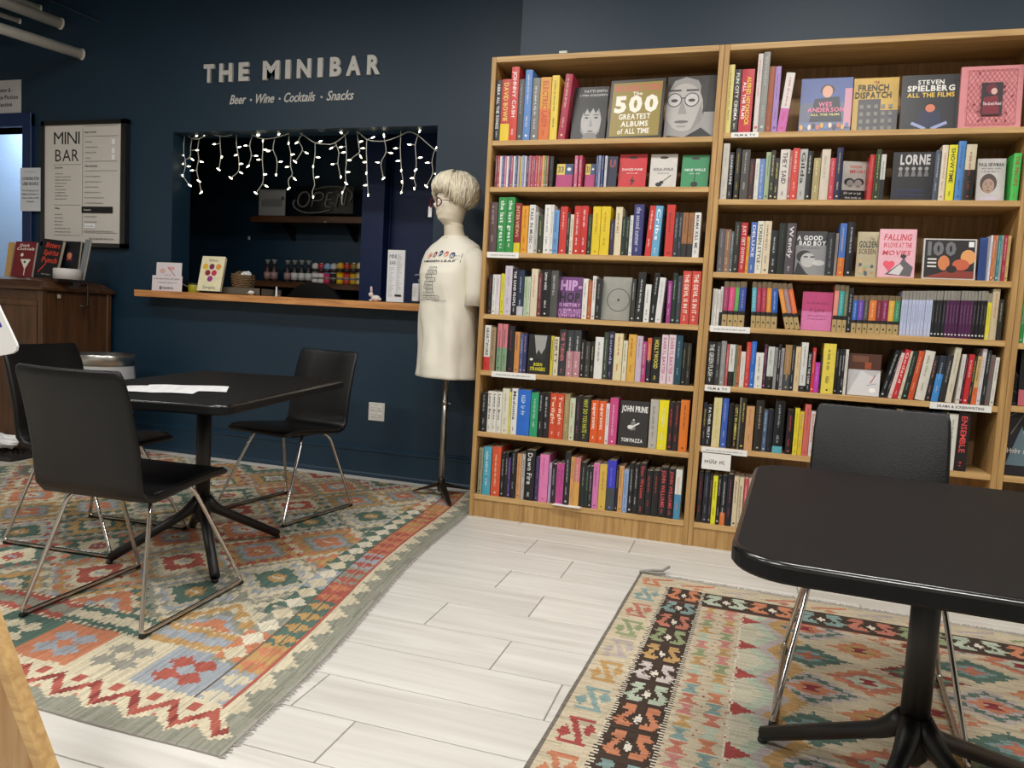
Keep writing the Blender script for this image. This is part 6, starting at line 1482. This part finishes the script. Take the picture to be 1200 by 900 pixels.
# T-shirt
def foldfn(p, a, z):
    v = Vector(p); am = max(0, min(1, (1.36 - z) / .3)) * 1.25; n_ = noise.noise(Vector((a * 1.5, z * 3.2, 1))) * .010 + noise.noise(Vector((a * 5, z * 9 + a * 2, 5))) * .005
    fold = (math.sin(a * 7 + z * 2.5) * .006 + math.sin(a * 3 - z * 14) * .003) * am
    d = Vector((v.x, v.y, 0)); d = d.normalized() * (fold + n_ * (.35 + .65 * am)); return tuple(v + d)
shirt = [(.715, 0, .150, .186, 2.5), (.722, 0, .154, .190, 2.5), (.80, 0, .154, .188, 2.4), (.92, 0, .15, .186, 2.3), (1.04, .004, .145, .182, 2.3), (1.15, .012, .140, .178, 2.3), (1.25, .024, .142, .178, 2.3), (1.32, .024, .142, .183, 2.3), (1.395, .008, .126, .196, 2.3), (1.45, -.008, .108, .200, 2.3), (1.487, -.016, .092, .175, 2.2), (1.512, -.018, .080, .128, 2.1), (1.53, -.016, .072, .092, 2), (1.536, -.014, .068, .080, 2), (1.532, -.014, .064, .076, 2)]
m_ = MB(); sr = loft(interp(shirt, 5), 72, foldfn); ring_loft(m_, sr, (226, 219, 198), True, cap=False)
sh = m_.build('t_shirt', M['shirt'], t, recalc=False)
so = sh.modifiers.new('s', 'SOLIDIFY'); so.thickness = .002
for s_ in (-1, 1):
    path = [mp(-.005, s_ * .165, 1.42), mp(-.005, s_ * .215, 1.36), mp(.0, s_ * .222, 1.26), mp(.005, s_ * .222, 1.14)]
    rs_ = .066
    if s_ == -1: path = [mp(-.02, -.13, 1.42), mp(-.02, -.165, 1.36), mp(-.02, -.168, 1.28), mp(-.02, -.168, 1.16)]; rs_ = .05
    m_ = MB(); _pa = arc(path, .04, 4); m_.tube(_pa, .07, 20, (226, 219, 198), True, rs=[rs_ - .004 * k / len(_pa) for k in range(len(_pa))])
    n_ = 20
    pts = [Vector(q) for q in m_.v]
    m_.v = [tuple(q + Vector(q).normalized() * .004 * math.sin(i * 1.7)) for i, q in enumerate(pts)]
    m_.build('sleeve', M['shirt'], sh)
MB().tube([Vector(mp(-.014 + .068 * math.cos(a), .080 * math.sin(a), 1.534 - .008 * math.cos(a))) for a in [2 * math.pi * k / 32 for k in range(33)]], .0055, 8).build('neck_rib', M['shirt'], sh)
# print on the shirt: shapes dropped onto the cloth along the heading
bvh = BVHTree.FromPolygons([Vector(v) for v in MBv] if False else [Vector(q) for r_ in sr for q in r_], [(i * 72 + k, i * 72 + (k + 1) % 72, (i + 1) * 72 + (k + 1) % 72, (i + 1) * 72 + k) for i in range(len(sr) - 1) for k in range(72)])
def drop(A, s0, z0):
    out = []
    for x, y, z in A.v:
        s_ = s0 + x; o_ = Vector(mp(.6, s_, z0 + z)); hit = bvh.ray_cast(o_, Vector((-fx, -fy, 0)))
        q = hit[0] if hit[0] is not None else Vector(mp(.13, s_, z0 + z)); out.append(tuple(q + Vector((fx, fy, 0)) * (.0022 - y)))
    A.v = out; return A
# viewer's right on the chest is the form's left: x grows towards -s
INKS = (60, 66, 84)
A = Art(.26, .30)
word = 'Bookstore'
for k in range(5):
    A.disc(.16 + k * .17, .93 - .02 * abs(k - 2), .062, .07, [(196, 110, 90), (120, 60, 60), (60, 80, 130), (200, 120, 100), (60, 70, 110)][k], 14)
    A.text('Co rg s'.replace(' ', '')[k], .12 + k * .17, .2 + k * .17, .89 - .02 * abs(k - 2), .97 - .02 * abs(k - 2), (240, 230, 220), .02)
A.text('HIDDEN LEAF', .05, .95, .76, .80, INKS, .02)
import random as rnd_
yy = .66
for k in range(9):
    w_ = [.22, .28, .2, .27, .24, .26, .2, .3, .45][k]; x0 = [.34, .32, .26, .3, .26, .24, .3, .22, .2][k]; z0, z1 = yy - .066, yy
    for q in ((x0, z0, x0 + w_, z0), (x0, z1, x0 + w_, z1), (x0, z0, x0, z1), (x0 + w_, z0, x0 + w_, z1)): A.line((q[0], q[1]), (q[2], q[3]), .009, INKS)
    A.scrawl(x0 + .04, x0 + w_ - .04, z0 + .02, z1 - .02, INKS, R_); yy -= .068
A.line((.08, .03), (.85, .03), .006, INKS)
drop(A, -.10, 1.15).build('shirt_print', M['print'], sh, recalc=False)
A = Art(.05, .085); A.rect(0, 1, 0, 1, (230, 230, 228)); A.scrawl(.15, .8, .6, .68, INKS, R_); A.scrawl(.15, .8, .4, .46, INKS, R_); A.rect(.85, .9, .2, .8, INKS)
drop(A, .125, 1.36).build('price_tag', M['print'], sh, recalc=False)
# wig: cap and many locks
def mph(f, s, z): return (math.cos(HDH) * f - math.sin(HDH) * s, math.sin(HDH) * f + math.cos(HDH) * s, z)
def hp(th, ph, r):   # th from crown, ph from heading
    c = (.0, 1.79); return mph(r * 1.12 * math.sin(th) * math.cos(ph) + c[0] - .004, r * math.sin(th) * math.sin(ph), c[1] + r * 1.0 * math.cos(th))
hr = MB(); n1, n2 = 12, 36; vs = []
for i in range(n1 + 1):
    for k in range(n2):
        ph = 2 * math.pi * k / n2; dph = abs((ph + math.pi) % (2 * math.pi) - math.pi)
        mxth = 1.62 if dph < .6 else 1.62 + min(1, (dph - .6) / .8) * .62
        vs.append(hp(mxth * i / n1, ph, .104 + .004 * math.sin(ph * 9)))
hr.add(vs, [(i * n2 + k, i * n2 + (k + 1) % n2, (i + 1) * n2 + (k + 1) % n2, (i + 1) * n2 + k) for i in range(n1) for k in range(n2)], (222, 206, 170), True)
wig = hr.build('wig', M['hair'], t, recalc=False)
lk = MB(); rg = random.Random(8)
for q in range(420):
    ph = rg.uniform(-math.pi, math.pi); dph = abs(ph)
    mxth = (1.66 if dph < .55 else 1.7 + min(1, (dph - .55) / .7) * .72) + rg.uniform(-.08, .1)
    st_ = rg.uniform(.0, .9); r0_ = .106 + rg.uniform(0, .016); pts = []; sw_ = rg.uniform(-.35, .35)
    for k in range(7):
        q_ = k / 6; th = st_ + (mxth - st_) * q_
        bul = .012 * math.sin(q_ * math.pi) - .012 * max(0, q_ - .75)
        pts.append(hp(th, ph + sw_ * q_ * q_ + .06 * math.sin(q_ * 5 + q), r0_ + bul))
    lk.tube(pts, .004, 4, (222, 206, 170), True, rs=[.0035, .0055, .0065, .0065, .006, .0045, .0018])
o = lk.build('hair_locks', M['hair'], wig, recalc=False); o['kind'] = 'stuff'
# glasses: a thing of their own
g = empty('eyeglasses', (MX, MY, 1.722), 0, 'dark red round eyeglasses worn by the mannequin', 'glasses')
def gp(f, s, z): 
    v = mph(f, s, z); return (v[0], v[1], v[2])
for s_ in (-1, 1):
    rim = [gp(.138 - .012 * abs(math.cos(a)) , s_ * .036 + .026 * math.cos(a), .0 + .023 * math.sin(a)) for a in [2 * math.pi * k / 24 for k in range(25)]]
    MB().tube(rim, .0036, 6, (84, 10, 34)).build('rim', M['paint'], g)
    MB().tube([gp(.13, s_ * .062, .01), gp(.09, s_ * .08, .01), gp(.0, s_ * .082, .005)], .002, 6, (84, 10, 34)).build('temple', M['paint'], g)
MB().tube([gp(.138, -.011, .006), gp(.142, 0, .009), gp(.138, .011, .006)], .0022, 6, (84, 10, 34)).build('bridge', M['paint'], g)
A = Art(.022, .06); A.rect(0, 1, 0, 1, (226, 226, 226)); A.add([(0, .001, 0), (.022, .001, 0), (.022, .001, .06), (0, .001, .06)], [(3, 2, 1, 0)], (226, 226, 226))
o = A.build('hang_tag', M['print'], g, recalc=False); o.location = Vector(gp(.13, -.075, -.075)); o.rotation_euler = (0, 0, 0)

# ------------------------------------------------------------------ sockets of the ceiling lamps (real fixtures above the view)
for i, (lx, ly, pw) in enumerate(LIGHTS):
    t = empty('ceiling_lamp', (lx, ly, ZC), 0, 'ceiling lamp panel above the ' + ['left rug by the cabinet', 'left rug before the mannequin', 'floor before the left bookcase', 'floor before the right edge bookcase', 'floor behind the camera, middle', 'floor behind the camera, right', 'floor behind the camera, left'][i], 'lamp', 'ceiling lamps above the view')
    MB().bbox(-.6, .6, -.18, .18, -.12, 0, .01, (220, 220, 220)).build('housing', M['paint'], t)
bpy.context.view_layer.update()
